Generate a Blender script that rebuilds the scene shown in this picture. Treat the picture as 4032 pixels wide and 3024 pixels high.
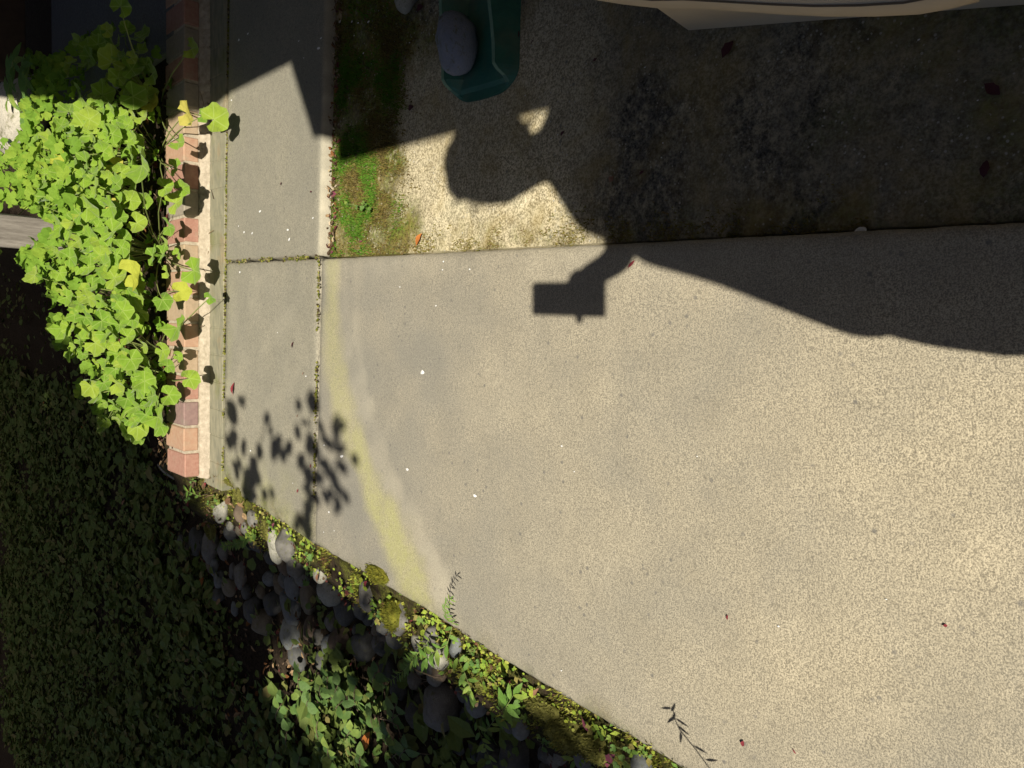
import bpy, bmesh, math, random
import numpy as np
from mathutils import Vector, Matrix, noise
from mathutils.geometry import delaunay_2d_cdt
rnd = random.Random(11)
C = bpy.context.scene.collection
SC = bpy.context.scene
for o in list(bpy.data.objects): bpy.data.objects.remove(o)

# ---------------------------------------------------------------- camera
FPX, H = 3028.0, 1.17                      # focal length in photo pixels, height of the phone above the path
_p, _r = math.radians(43), math.radians(2)
_dn = np.array([math.cos(_p)*math.cos(_r), -math.cos(_p)*math.sin(_r), math.sin(_p)])
_up = -_dn
_fw = np.array([0, 0, 1.0]); _Y = _fw - _up*np.dot(_fw, _up); _Y /= np.linalg.norm(_Y)
_X = np.cross(_Y, _up)
RW = np.array([_X, _Y, _up])               # camera axes (right, down, forward) to world
CAM = np.array([0, 0, H])
cd = bpy.data.cameras.new('camera'); cam = bpy.data.objects.new('camera', cd); C.objects.link(cam)
cd.sensor_fit = 'HORIZONTAL'; cd.sensor_width = 36.0; cd.lens = FPX/4032*36
cd.clip_start = 0.02; cd.clip_end = 400
_m = Matrix.Identity(4)
for i in range(3):
    _m[i][0] = RW[i][0]; _m[i][1] = -RW[i][1]; _m[i][2] = -RW[i][2]; _m[i][3] = CAM[i]
cam.matrix_world = _m
SC.camera = cam
def ray(px, py): return RW @ np.array([px-2016, py-1512, FPX])
def G(px, py, z=0.0):
    d = ray(px, py); return CAM + d*((z-H)/d[2])
def proj(w):
    c = RW.T @ (np.asarray(w, float)-CAM); return 2016+FPX*c[0]/c[2], 1512+FPX*c[1]/c[2], c[2]
_s = ray(2125, 1145); S = -_s/np.linalg.norm(_s)    # towards the sun: the phone's own shadow gives it
# ---------------------------------------------------------------- light
w = bpy.data.worlds.new('World'); SC.world = w; w.use_nodes = True
nt = w.node_tree; bg = nt.nodes['Background']
sky = nt.nodes.new('ShaderNodeTexSky'); sky.sky_type = 'NISHITA'; sky.sun_disc = False
EL = math.asin(S[2]); AZ = math.atan2(S[0], S[1])
sky.sun_elevation = EL; sky.sun_rotation = AZ; sky.air_density = 0.5; sky.dust_density = 1.6; sky.ozone_density = 0.3
nt.links.new(sky.outputs[0], bg.inputs[0]); bg.inputs[1].default_value = 0.05
sd = bpy.data.lights.new('sun', 'SUN'); sun = bpy.data.objects.new('sun', sd); C.objects.link(sun)
sd.energy = 5.0; sd.angle = math.radians(0.53); sd.color = (1.0, 0.93, 0.80)
sun.rotation_euler = Vector(S).to_track_quat('Z', 'Y').to_euler(); sun.location = (0, 0, 12)
vs = SC.view_settings; vs.view_transform = 'Standard'; vs.look = 'None'; vs.exposure = 0.58; vs.gamma = 1.0; vs.use_curve_mapping = False
SC.render.engine = 'CYCLES'
SC.cycles.use_denoising = True
SC.cycles.max_bounces = 6; SC.cycles.diffuse_bounces = 3; SC.cycles.sample_clamp_indirect = 4

# ---------------------------------------------------------------- frames and helpers
TH = math.radians(-6.7)
WU = np.array([math.cos(TH), math.sin(TH), 0]); WV = np.array([-math.sin(TH), math.cos(TH), 0])
def uvw(u, v, z=0.0): return WU*u + WV*v + np.array([0, 0, z])
def to_uv(p): return float(p @ WU), float(p @ WV)
def norm(v):
    v = np.asarray(v, float); return v/np.linalg.norm(v)
def lerp(a, b, t): return a+(b-a)*t
def sstep(a, b, x):
    t = min(1, max(0, (x-a)/(b-a))); return t*t*(3-2*t)
def interp(pts, x): return float(np.interp(x, [q[0] for q in pts], [q[1] for q in pts]))
def inside(poly, x, y):
    r = False; j = len(poly)-1
    for i in range(len(poly)):
        xi, yi = poly[i]; xj, yj = poly[j]
        if (yi > y) != (yj > y) and x < (xj-xi)*(y-yi)/(yj-yi)+xi: r = not r
        j = i
    return r
def poly_dist(pts, x, y):
    best = 1e9
    for (ax, ay), (bx, by) in zip(pts, pts[1:]):
        dx, dy = bx-ax, by-ay; L = dx*dx+dy*dy
        t = 0 if L == 0 else max(0, min(1, ((x-ax)*dx+(y-ay)*dy)/L))
        best = min(best, math.hypot(x-ax-t*dx, y-ay-t*dy))
    return best
def fbm(x, y, z=0.0, o=3): return noise.fractal(Vector((x, y, z)), 1.0, 2.0, o)

def mesh_obj(name, V, F, mat, parent=None, smooth=False, attrs=None, kind=None):
    me = bpy.data.meshes.new(name); me.from_pydata([tuple(map(float, v)) for v in V], [], F)
    if mat: me.materials.append(mat)
    if smooth: me.polygons.foreach_set('use_smooth', [True]*len(me.polygons))
    for k, vals in (attrs or {}).items():
        if len(vals) and not np.isscalar(vals[0]):
            a = me.attributes.new(k, 'FLOAT_COLOR', 'POINT'); a.data.foreach_set('color', np.array([list(c)+[1.0] for c in vals], np.float32).ravel())
        else:
            a = me.attributes.new(k, 'FLOAT', 'POINT'); a.data.foreach_set('value', np.array(vals, np.float32))
    me.update()
    return link(name, me, parent, kind)
def link(name, me, parent=None, kind=None):
    o = bpy.data.objects.new(name, me); C.objects.link(o)
    if parent: child(o, parent)
    if kind: o['kind'] = kind
    return o
def child(o, parent):
    o.parent = parent; o.matrix_parent_inverse = Matrix.Translation(-Vector(root_loc.get(parent.name, (0, 0, 0))))
root_loc = {}
def thing(name, label, cat, loc=(0, 0, 0), group=None, kind=None):
    o = bpy.data.objects.new(name, None); C.objects.link(o); o.location = tuple(map(float, loc)); o.empty_display_size = .05
    root_loc[o.name] = tuple(map(float, loc))
    tag(o, label, cat, group, kind); return o
def tag(o, label=None, cat=None, group=None, kind=None):
    if label: o['label'] = label
    if cat: o['category'] = cat
    if group: o['group'] = group
    if kind: o['kind'] = kind
    return o
class MB:
    def __init__(s): s.v = []; s.f = []; s.c = []
    def add(s, V, F, col=None):
        b = len(s.v); s.v += [tuple(map(float, q)) for q in V]; s.f += [tuple(i+b for i in f) for f in F]
        if col is not None: s.c += [col]*len(V)
    def tube(s, pts, r, n=5, col=None, r2=None):
        pts = [np.asarray(p, float) for p in pts]; V = []; F = []; m = len(pts)
        for i, p in enumerate(pts):
            t = norm(pts[min(i+1, m-1)]-pts[max(i-1, 0)]+1e-9)
            a = norm(np.cross(t, [0.3, 0.2, 1.0] if abs(t[2]) < .9 else [1.0, 0, 0])); b = np.cross(t, a)
            rr = r if r2 is None else lerp(r, r2, i/(m-1))
            for k in range(n):
                an = 2*math.pi*k/n; V.append(p+rr*(a*math.cos(an)+b*math.sin(an)))
        for i in range(m-1):
            for k in range(n): F.append((i*n+k, i*n+(k+1) % n, (i+1)*n+(k+1) % n, (i+1)*n+k))
        F.append(tuple(range(n))[::-1]); F.append(tuple((m-1)*n+k for k in range(n)))
        s.add(V, F, col)
    def build(s, name, mat, parent=None, smooth=False, kind=None, attr='tint'):
        return mesh_obj(name, s.v, s.f, mat, parent, smooth, {attr: s.c} if s.c else None, kind)
def box_vf(o, ax, ay, az, bev=0.0):
    """box from corner o with edge vectors; bevelled by bmesh if bev"""
    o, ax, ay, az = map(np.asarray, (o, ax, ay, az))
    V = [o+ax*i+ay*j+az*k for k in (0, 1) for j in (0, 1) for i in (0, 1)]
    F = [(0, 2, 3, 1), (4, 5, 7, 6), (0, 1, 5, 4), (1, 3, 7, 5), (3, 2, 6, 7), (2, 0, 4, 6)]
    if not bev: return V, F
    bm = bmesh.new(); vs_ = [bm.verts.new(tuple(v)) for v in V]
    for f in F: bm.faces.new([vs_[i] for i in f])
    bmesh.ops.bevel(bm, geom=bm.edges[:], offset=bev, segments=1, affect='EDGES')
    bm.verts.index_update(); V = [tuple(v.co) for v in bm.verts]; F = [tuple(v.index for v in f.verts) for f in bm.faces]; bm.free()
    return V, F
def frame_m(loc, n, tip, sc):
    n = norm(n); t = np.asarray(tip, float); t = t-n*np.dot(t, n)
    if np.linalg.norm(t) < 1e-5: t = np.cross(n, [0.1, 1, 0.2])
    t = norm(t); b = np.cross(n, t)
    m = Matrix.Identity(4)
    for i in range(3): m[i][0] = t[i]*sc; m[i][1] = b[i]*sc; m[i][2] = n[i]*sc; m[i][3] = loc[i]
    return m
def put(name, me, M, parent):
    """one piece that shares its mesh, placed in world space under its thing"""
    o = bpy.data.objects.new(name, me); C.objects.link(o)
    if parent: child(o, parent)
    o.matrix_basis = M
    return o
def rdir(): return norm([rnd.gauss(0, 1), rnd.gauss(0, 1), rnd.gauss(0, 1)])

# ---------------------------------------------------------------- materials
class Mat:
    def __init__(s, name, rough=.8, spec=.3):
        s.m = bpy.data.materials.new(name); s.m.use_nodes = True; s.t = s.m.node_tree; s.n = s.t.nodes
        s.b = s.n['Principled BSDF']; s.b.inputs['Roughness'].default_value = rough; s.b.inputs['Specular IOR Level'].default_value = spec
        s.co = s.n.new('ShaderNodeTexCoord').outputs['Object']
    def _set(s, sock, v):
        if isinstance(v, (int, float)): sock.default_value = v
        elif isinstance(v, (tuple, list)): sock.default_value = tuple(v)+((1,) if len(v) == 3 and sock.type == 'RGBA' else ())
        else: s.t.links.new(v, sock)
    def noise(s, scale, detail=3, rough=.55, dist=0.0, co=None, out='Fac'):
        n = s.n.new('ShaderNodeTexNoise'); n.inputs['Scale'].default_value = scale; n.inputs['Detail'].default_value = detail
        n.inputs['Roughness'].default_value = rough; n.inputs['Distortion'].default_value = dist; s.t.links.new(co or s.co, n.inputs['Vector']); return n.outputs[out]
    def voro(s, scale, out='Distance', feat='F1', co=None):
        n = s.n.new('ShaderNodeTexVoronoi'); n.feature = feat; n.inputs['Scale'].default_value = scale; s.t.links.new(co or s.co, n.inputs['Vector']); return n.outputs[out]
    def ramp(s, x, a, b, lo=0.0, hi=1.0):
        n = s.n.new('ShaderNodeMapRange'); n.clamp = True; s._set(n.inputs[0], x)
        for i, v in ((1, a), (2, b), (3, lo), (4, hi)): n.inputs[i].default_value = v
        return n.outputs[0]
    def mix(s, f, a, b, mode='MIX'):
        n = s.n.new('ShaderNodeMix'); n.data_type = 'RGBA'; n.blend_type = mode
        s._set(n.inputs[0], f); s._set(n.inputs[6], a); s._set(n.inputs[7], b); return n.outputs[2]
    def math(s, op, a, b=0.0):
        n = s.n.new('ShaderNodeMath'); n.operation = op; s._set(n.inputs[0], a); s._set(n.inputs[1], b); return n.outputs[0]
    def attr(s, name, out='Fac'):
        n = s.n.new('ShaderNodeAttribute'); n.attribute_name = name; return n.outputs[out]
    def orand(s): return s.n.new('ShaderNodeObjectInfo').outputs['Random']
    def map(s, sx, sy, sz):
        n = s.n.new('ShaderNodeMapping'); n.inputs['Scale'].default_value = (sx, sy, sz); s.t.links.new(s.co, n.inputs['Vector']); return n.outputs[0]
    def color(s, c): s._set(s.b.inputs['Base Color'], c); return s
    def bump(s, h, st=.5, d=.01):
        n = s.n.new('ShaderNodeBump'); n.inputs['Strength'].default_value = st; n.inputs['Distance'].default_value = d
        s.t.links.new(h, n.inputs['Height']); s.t.links.new(n.outputs[0], s.b.inputs['Normal']); return s
    def translucent(s, f, c):
        tr = s.n.new('ShaderNodeBsdfTranslucent'); s._set(tr.inputs[0], c); mx = s.n.new('ShaderNodeMixShader'); mx.inputs[0].default_value = f
        s.t.links.new(s.b.outputs[0], mx.inputs[1]); s.t.links.new(tr.outputs[0], mx.inputs[2]); s.t.links.new(mx.outputs[0], s.n['Material Output'].inputs[0]); return s

def concrete(name, dark, light, grey=(.20, .195, .17), grain=370, bumpd=.003, rough_spots=.7, specks=False):
    m = Mat(name, .9, .2)
    g1 = m.noise(grain, 2, .7); g2 = m.noise(grain*.38, 3, .6); g3 = m.noise(9, 4, .6); g4 = m.noise(2.1, 3, .6)
    fine = m.math('ADD', m.math('MULTIPLY', g1, .74), m.math('MULTIPLY', g2, .26))
    c = m.mix(m.ramp(fine, .42, .58), tuple(x*.88 for x in dark), tuple(x*1.06 for x in light))
    c = m.mix(m.ramp(m.noise(grain*1.3, 1, .5), .64, .74), c, tuple(min(1, x*1.35) for x in light))
    c = m.mix(m.ramp(g3, .35, .7, 0, .30), c, tuple(x*.85 for x in dark))
    c = m.mix(m.ramp(g4, .4, .65, 0, .30), c, grey)
    g5 = m.noise(4.2, 5, .68, .6); c = m.mix(m.ramp(g5, .50, .70, 0, .26), c, tuple(x*.92 for x in grey)); c = m.mix(m.ramp(g5, .34, .46, .14, 0), c, tuple(min(.7, x*1.12) for x in light))
    c = m.mix(m.ramp(m.noise(70, 2, .5), .62, .72, 0, .45), c, tuple(x*.6 for x in dark))
    c = m.mix(m.math('MULTIPLY', m.attr('grey'), m.ramp(m.noise(5, 3), .2, .6, .55, 1.0)), c, m.mix(m.ramp(fine, .3, .7), tuple(x*.72 for x in grey), tuple(x*1.25 for x in grey)))
    sp = m.ramp(m.voro(30), .07, .15, 1, 0)                       # dark pebbles showing at the surface
    sp = m.math('MULTIPLY', sp, m.ramp(m.noise(7, 2), .42, .55)); c = m.mix(m.math('MULTIPLY', sp, rough_spots), c, (.13, .125, .115))
    al = m.math('MULTIPLY', m.attr('algae'), m.math('MULTIPLY', m.ramp(m.noise(60, 3, .7), .3, .62, .6, 1.0), m.ramp(m.noise(13, 4, .65), .36, .55, .6, 1.0)))
    c = m.mix(al, c, m.mix(m.ramp(fine, .35, .65), (.25, .25, .105), (.44, .425, .205)))
    c = m.mix(m.attr('worn'), c, (.55, .50, .38))
    d = m.math('MULTIPLY', m.attr('dirt_shade'), m.ramp(m.noise(55, 3, .7), .3, .6)); c = m.mix(d, c, m.mix(m.ramp(fine, .35, .66), (.024, .022, .018), (.155, .145, .118)))
    mo = m.math('MULTIPLY', m.attr('moss'), m.ramp(m.noise(45, 4, .7), .24, .46)); c = m.mix(mo, c, m.mix(m.ramp(m.noise(120, 3), .35, .65), (.045, .042, .008), m.mix(m.ramp(m.noise(16, 3), .4, .6), (.15, .12, .025), (.13, .17, .022))))
    if specks:
        sp2 = m.math('MULTIPLY', m.ramp(m.voro(95), .16, .24, 1, 0), m.ramp(m.noise(11, 3, .6), .44, .58)); c = m.mix(m.math('MULTIPLY', sp2, m.ramp(m.noise(170, 1), .42, .5)), c, (.42, .40, .34))
    if specks: c = m.mix(m.ramp(m.noise(6, 4, .65, .4), .48, .66, 0, .45), c, (.30, .22, .07))
    m.color(c); m.bump(fine, .55, bumpd)
    return m.m
M_path = concrete('path_concrete', (.24, .21, .15), (.52, .455, .325))
M_walk = concrete('walk_concrete', (.20, .185, .14), (.40, .365, .27), grey=(.215, .205, .165), grain=340)
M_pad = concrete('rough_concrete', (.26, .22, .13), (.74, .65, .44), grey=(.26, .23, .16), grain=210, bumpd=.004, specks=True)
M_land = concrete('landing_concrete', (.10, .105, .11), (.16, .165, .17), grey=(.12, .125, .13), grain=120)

def simple(name, c1, c2, scale=40, rough=.8, bump=0.0, spec=.3, rand=0.0):
    m = Mat(name, rough, spec); c = m.mix(m.ramp(m.noise(scale, 4, .6), .3, .7), c1, c2)
    if rand:
        c = m.mix(m.ramp(m.orand(), 0, 1, 0, rand), c, tuple(x*.45 for x in c1))
    m.color(c)
    if bump: m.bump(m.noise(scale*2, 3), .5, bump)
    return m.m
def leafmat(name, c1, c2, c3, tr=.35, rough=.55, tint=False, spec=.35, veins=False):
    m = Mat(name, rough, spec)
    f = m.attr('tint') if tint else m.orand()
    c = m.mix(m.ramp(f, 0, .55), c1, c2); c = m.mix(m.ramp(f, .6, 1.0), c, c3)
    c = m.mix(m.ramp(m.noise(3.0 if not tint else 120, 3), .35, .75, 0, .35), c, tuple(x*.55 for x in c1))
    if veins:
        sp_ = m.n.new('ShaderNodeSeparateXYZ'); m.t.links.new(m.co, sp_.inputs[0]); th = m.math('ARCTAN2', sp_.outputs[1], sp_.outputs[0])
        d_ = m.math('ABSOLUTE', m.math('SUBTRACT', m.math('FLOORED_MODULO', m.math('ADD', th, .525+6.3), 1.05), .525)); rr = m.math('SQRT', m.math('ADD', m.math('POWER', sp_.outputs[0], 2.0), m.math('POWER', sp_.outputs[1], 2.0)))
        c = m.mix(m.ramp(m.math('MULTIPLY', d_, rr), .006, .022, .45, 0), c, (.42, .52, .16)); c = m.mix(m.ramp(rr, .34, .5, 0, .35), c, (.36, .48, .12))
        m.b.inputs['Sheen Weight'].default_value = .25
    m.color(c); m.bump(m.noise(9 if not tint else 300, 3), .25, .05 if not tint else .002)
    m.translucent(tr, c); return m.m
M_ger = leafmat('geranium_leaf', (.17, .31, .03), (.24, .39, .035), (.33, .43, .05), .36, .7, spec=.15, veins=True)
M_gery = leafmat('yellowing_leaf', (.42, .46, .06), (.48, .48, .07), (.48, .42, .10), .3, .7, spec=.15)
M_gers = leafmat('geranium_leaf_small', (.15, .28, .03), (.21, .35, .04), (.29, .40, .05), .34, .7, tint=True, spec=.15)
M_cover = leafmat('ground_cover_leaf', (.105, .155, .034), (.135, .18, .042), (.20, .17, .06), .2, .6, tint=True, spec=.2)
M_shrub = leafmat('shrub_leaf', (.085, .16, .04), (.12, .21, .05), (.22, .30, .06), .28, .5)
M_vine = leafmat('vine_leaf', (.12, .24, .04), (.17, .30, .05), (.28, .36, .06), .3, .5)
M_weed = leafmat('weed_leaf', (.11, .22, .05), (.15, .27, .06), (.26, .34, .06), .3, .5)
M_hedge = leafmat('hedge_leaf', (.03, .06, .015), (.05, .09, .02), (.07, .11, .03), .15, .5, tint=True)
def tinted(name, rough=.9, mul=1.0, tr=0.0, sc=300):
    m = Mat(name, rough, .15); c = m.mix(m.ramp(m.noise(sc, 2), .3, .7, 0, .5), m.attr('tint', 'Color'), (.02, .02, .008)); m.color(c)
    if tr: m.translucent(tr, c)
    return m.m
M_moss = tinted('moss_tufts', tr=.2)
M_litter = tinted('dry_litter', .85, sc=120)
M_stem = simple('green_stem', (.14, .20, .05), (.22, .24, .08), 30, .6)
M_twig = simple('woody_twig', (.10, .07, .045), (.20, .15, .10), 60, .8, .002)
M_soil = Mat('soil', .95, .1)
_c = M_soil.mix(M_soil.ramp(M_soil.noise(70, 5, .7), .3, .7), (.012, .009, .006), (.06, .043, .028))
_c = M_soil.mix(M_soil.math('MULTIPLY', M_soil.attr('moss'), M_soil.ramp(M_soil.noise(38, 4, .7), .36, .56)), _c, M_soil.mix(M_soil.ramp(M_soil.noise(220, 2), .35, .65), (.05, .06, .012), (.20, .21, .035)))
M_soil.color(_c).bump(M_soil.noise(110, 5, .7), .8, .012); M_soil = M_soil.m

# ---------------------------------------------------------------- terrain
EDGE = [(-3.0, -1.02), (.3, -.838), (.754, -.808), (.9, -.80), (1.12, -.787), (1.36, -.774), (1.52, -.757), (1.67, -.750), (1.9, -.737), (2.1, -.733), (2.25, -.716), (2.37, -.708), (2.49, -.697), (2.67, -.69), (2.80, -.632)]
def edge_u(v):
    if v <= 2.8: return interp(EDGE, v)
    return interp([(2.8, -.632), (2.98, -.69), (3.15, -.66), (3.5, -.38), (4.0, -.1), (4.6, .25), (5.2, .45), (8, .5)], v)
def terrain(u, v):
    s = edge_u(v)-u                              # distance out from the edge of the paving
    top = -.035 if v < 2.8 else lerp(-.035, .06, sstep(2.85, 3.15, v))
    if v > 4.9: top = lerp(.06, -.02, sstep(4.9, 5.6, v))
    if s <= 0: base = top
    else:
        w0 = .105+.03*math.sin(v*5.1)
        base = lerp(top-.02*min(1, s/w0), -.36, sstep(w0, w0+.36, s))
        if s > .6: base -= .05*sstep(.6, 2.5, s)
    amp = .012+.03*sstep(.1, .5, s)
    return base+amp*fbm(u*5, v*5, 1.7)
def hit(px, py, z0=.35):
    """the point of the ground seen at a place of the photo"""
    d = ray(px, py); t = (z0-H)/d[2]; st = .004/abs(d[2])
    for _ in range(3000):
        p = CAM+d*t; u, v = to_uv(p)
        if p[2] <= terrain(u, v): return p
        t += max(st, .3*(p[2]-terrain(u, v))/abs(d[2])*.5)
    return p
def tz(p): u, v = to_uv(np.asarray(p)); return terrain(u, v)
def tpt(u, v, dz=0.0): return uvw(u, v, terrain(u, v)+dz)
# bed: fine near, coarse far
V = []; F = []; at = []
us = np.concatenate([np.arange(-9, -2.4, .3), np.arange(-2.4, 1.3, .035), np.arange(1.3, 6, .3)]); vv = np.concatenate([np.arange(-3, .3, .2), np.arange(.3, 5.4, .035), np.arange(5.4, 10, .2)])
for v in vv:
    for u in us:
        s = edge_u(v)-u; z = terrain(u, v)
        if v < 2.95 and s < -.03: z = -.14                       # under the paving
        if v >= 2.95 and v < 3.06: z = min(z, .02) if s < .02 else z
        if u > .98 and v > 2.9: z = min(z, -.05)
        V.append(uvw(u, v, z)); at.append(max(0, 1-abs(s-.08)/.16)*(1 if v < 3.1 else .3)*max(0, min(1, .45+1.6*fbm(u*6, v*6, 6))))
n = len(us)
for j in range(len(vv)-1):
    for i in range(n-1): F.append((j*n+i, j*n+i+1, (j+1)*n+i+1, (j+1)*n+i))
soil = mesh_obj('soil_bed', V, F, M_soil, smooth=True, attrs={'moss': at}, kind='structure')
mesh_obj('ground', [(-90, -90, -.62), (90, -90, -.62), (90, 90, -.62), (-90, 90, -.62)], [(0, 1, 2, 3)], M_soil, kind='structure')

# ---------------------------------------------------------------- paving
paving = thing('pavement', 'sunlit concrete path and cross walk', None, (0, 0, 0), kind='structure'); del paving['label']
def slab(name, outline, z, thick, mat, parent, fn, step=.02, bev=.008):
    """slab of uv outline, finely gridded for its stains, with a rounded worn arris"""
    n0 = len(outline); cx = sum(p[0] for p in outline)/n0; cy = sum(p[1] for p in outline)/n0
    def ring(off):
        R = []
        for i in range(n0):
            p0, p1, p2 = outline[i-1], outline[i], outline[(i+1) % n0]
            e1 = Vector((p1[0]-p0[0], p1[1]-p0[1])).normalized(); e2 = Vector((p2[0]-p1[0], p2[1]-p1[1])).normalized()
            nn = Vector((-e1.y-e2.y, e1.x+e2.x)).normalized(); k = off/max(.4, nn.dot(Vector((-e1.y, e1.x))))
            R.append((p1[0]+nn.x*k, p1[1]+nn.y*k))
        return R
    inner = ring(bev)
    def dens(R):
        out = []
        for i in range(n0):
            a, b = R[i], R[(i+1) % n0]; k = max(1, int(math.dist(outline[i], outline[(i+1) % n0])/step))
            out += [(lerp(a[0], b[0], t/k), lerp(a[1], b[1], t/k)) for t in range(k)]
        return out
    Ri, Ro = dens(inner), dens(outline)
    pts = [Vector(p) for p in Ri]; m = len(pts)
    xs = [p[0] for p in Ri]; ys = [p[1] for p in Ri]
    for x in np.arange(min(xs), max(xs), step):
        for y in np.arange(min(ys), max(ys), step):
            q = (x+rnd.uniform(-.2, .2)*step, y+rnd.uniform(-.2, .2)*step)
            if inside(inner, *q) and poly_dist(inner+[inner[0]], *q) > step*.45: pts.append(Vector(q))
    ov, oe, of, *_ = delaunay_2d_cdt(pts, [(i, (i+1) % m) for i in range(m)], [], 1, 1e-5)
    V = []; A = {k: [] for k in ('grey', 'algae', 'moss', 'worn', 'dirt_shade')}
    def push(u, v, zz, extra_worn=0.0):
        V.append(uvw(u, v, zz)); a = fn(u, v)
        for k in A: A[k].append(a.get(k, 0.0))
        A['worn'][-1] = max(A['worn'][-1], extra_worn)
    for p in ov: push(p.x, p.y, z+.0012*fbm(p.x*14, p.y*14))
    F = [tuple(f) for f in of if inside(inner, sum(ov[i].x for i in f)/3, sum(ov[i].y for i in f)/3)]
    F = [f if (ov[f[1]]-ov[f[0]]).cross(ov[f[2]]-ov[f[0]]) > 0 else f[::-1] for f in F]
    b0 = len(V)
    for (u, v) in Ro:
        j = .0012*fbm(u*30, v*30, 3.0); push(u+j, v+j, z-bev*(.8+.5*fbm(u*25, v*25)), .35)
    b1 = len(V)
    for (u, v) in Ro: push(u, v, z-thick); A['worn'][-1] = .05; A['dirt_shade'][-1] = max(A['dirt_shade'][-1], .55)
    for i in range(m):
        j = (i+1) % m
        F.append((i, b0+i, b0+j, j)); F.append((b0+i, b1+i, b1+j, b0+j))
    return mesh_obj(name, V, F, mat, parent, True, A)
# stains measured on the photo, laid down in the ground plane
def uvp(px, py, z=0.0): return to_uv(G(px, py, z))
ALG = [(1022, 1284, 1343), (1300, 1263, 1338), (1450, 1275, 1362), (1650, 1307, 1411), (1830, 1393, 1465), (2000, 1442, 1533), (2150, 1501, 1641), (2300, 1560, 1691), (2400, 1610, 1720)]
ALG_uv = [(uvp((a+b)/2, y), math.dist(uvp(a, y), uvp(b, y))/2) for y, a, b in ALG]
def algae(u, v):
    best = 0
    for (p, wa), (q, wb) in zip(ALG_uv, ALG_uv[1:]):
        dx, dy = q[0]-p[0], q[1]-p[1]; t = max(0, min(1, ((u-p[0])*dx+(v-p[1])*dy)/(dx*dx+dy*dy)))
        d = math.hypot(u-p[0]-t*dx, v-p[1]-t*dy)/(lerp(wa, wb, t)*(1+.25*fbm(u*18, v*18)))
        best = max(best, 1-sstep(.35, 1.3, d+.35*fbm(u*9, v*9, 5)))
    k = lerp(.62, 1.15, sstep(-.1, -.7, u)); return min(1, best*k)
UJ, VJ, VB = .157, 2.118, 2.805
def f_main(u, v):
    al = algae(u, v); e = u-edge_u(v)
    g = max(.80*sstep(.75, 1.9, v+.25*fbm(u*2.5, v*2.5)), .35*sstep(.3, .9, v), .4*sstep(.35, .05, u-edge_u(v))); g = max(g, .8*sstep(.12, 0, abs(v-VJ+.02))*sstep(-.5, .1, u))
    side = 0
    for (p, wa) in ALG_uv: side = max(side, 0)
    wn = .30*sstep(.10, .02, abs((u-.10*0)-UJ))*(.5+.5*fbm(u*40, v*40))
    wn = max(wn, .55*sstep(.03, 0, e)*max(0, .5+fbm(u*30, v*30, 4)))
    pale = .30*sstep(0, .5, algae(u, v+.10))*(1-sstep(0, .4, al))*(.6+.8*fbm(u*7, v*7, 3))
    return dict(algae=al*.9, grey=g*(1-al*.7), worn=max(wn*.6, pale, 0), dirt_shade=.7*sstep(.016, 0, VJ-v)+.22*sstep(.16, .03, VJ-v)*max(0, fbm(u*6, v*6, 8)+.3)+.30*sstep(.25, .02, UJ-u)*sstep(1.0, 1.5, v)*max(0, fbm(u*5, v*5, 2)+.25) + .5*sstep(.02, 0, e), moss=.6*sstep(.06, .0, e)*max(0, fbm(u*9, v*9, 2)+.15))
def f_walkL(u, v):
    e = u-edge_u(v)
    return dict(grey=.75+.3*fbm(u*4, v*4), algae=max(.5*sstep(.25, .02, e)*(.6+fbm(u*12, v*12)), .35*sstep(.10, 0, VB-v)*(.5+fbm(u*15, v*15)), .9*algae(u, v)), moss=.9*sstep(.10, .01, e)*max(0, .35+fbm(u*14, v*14)), dirt_shade=.8*sstep(.018, 0, v-VJ)+.7*sstep(.014, 0, UJ-u), worn=.15*max(0, fbm(u*8, v*8, 9)))
def f_walkR(u, v):
    w_ = sstep(.007, .004, v-VJ)*(.65+.6*fbm(u*30, v*30))
    return dict(grey=.8+.3*fbm(u*4, v*4), worn=.6*w_, algae=.25*sstep(.08, 0, VB-v)*(.5+fbm(u*15, v*15)), dirt_shade=.6*sstep(.012, 0, u-UJ), moss=0)
main_out = [(UJ, -2.6), (UJ-.006, VJ-.006)]+[(edge_u(v), v) for v in (2.112, 1.95, 1.8, 1.67, 1.52, 1.36, 1.12, .9, .754, .3, -1.0, -2.6)]
slab('slab', main_out[::1], 0, .11, M_path, paving, f_main)
slab('slab', [(UJ-.004, VJ+.005), (UJ-.004, VB), (edge_u(2.8), VB), (edge_u(2.67), 2.67), (edge_u(2.49), 2.49), (edge_u(2.37), 2.37), (edge_u(2.25), 2.25), (edge_u(2.123), VJ+.005)], .0015, .11, M_walk, paving, f_walkL)
slab('slab', [(UJ+.006, VJ+.001), (2.4, VJ+.001), (2.4, VB), (UJ+.006, VB)], .004, .11, M_walk, paving, f_walkR)
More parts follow.
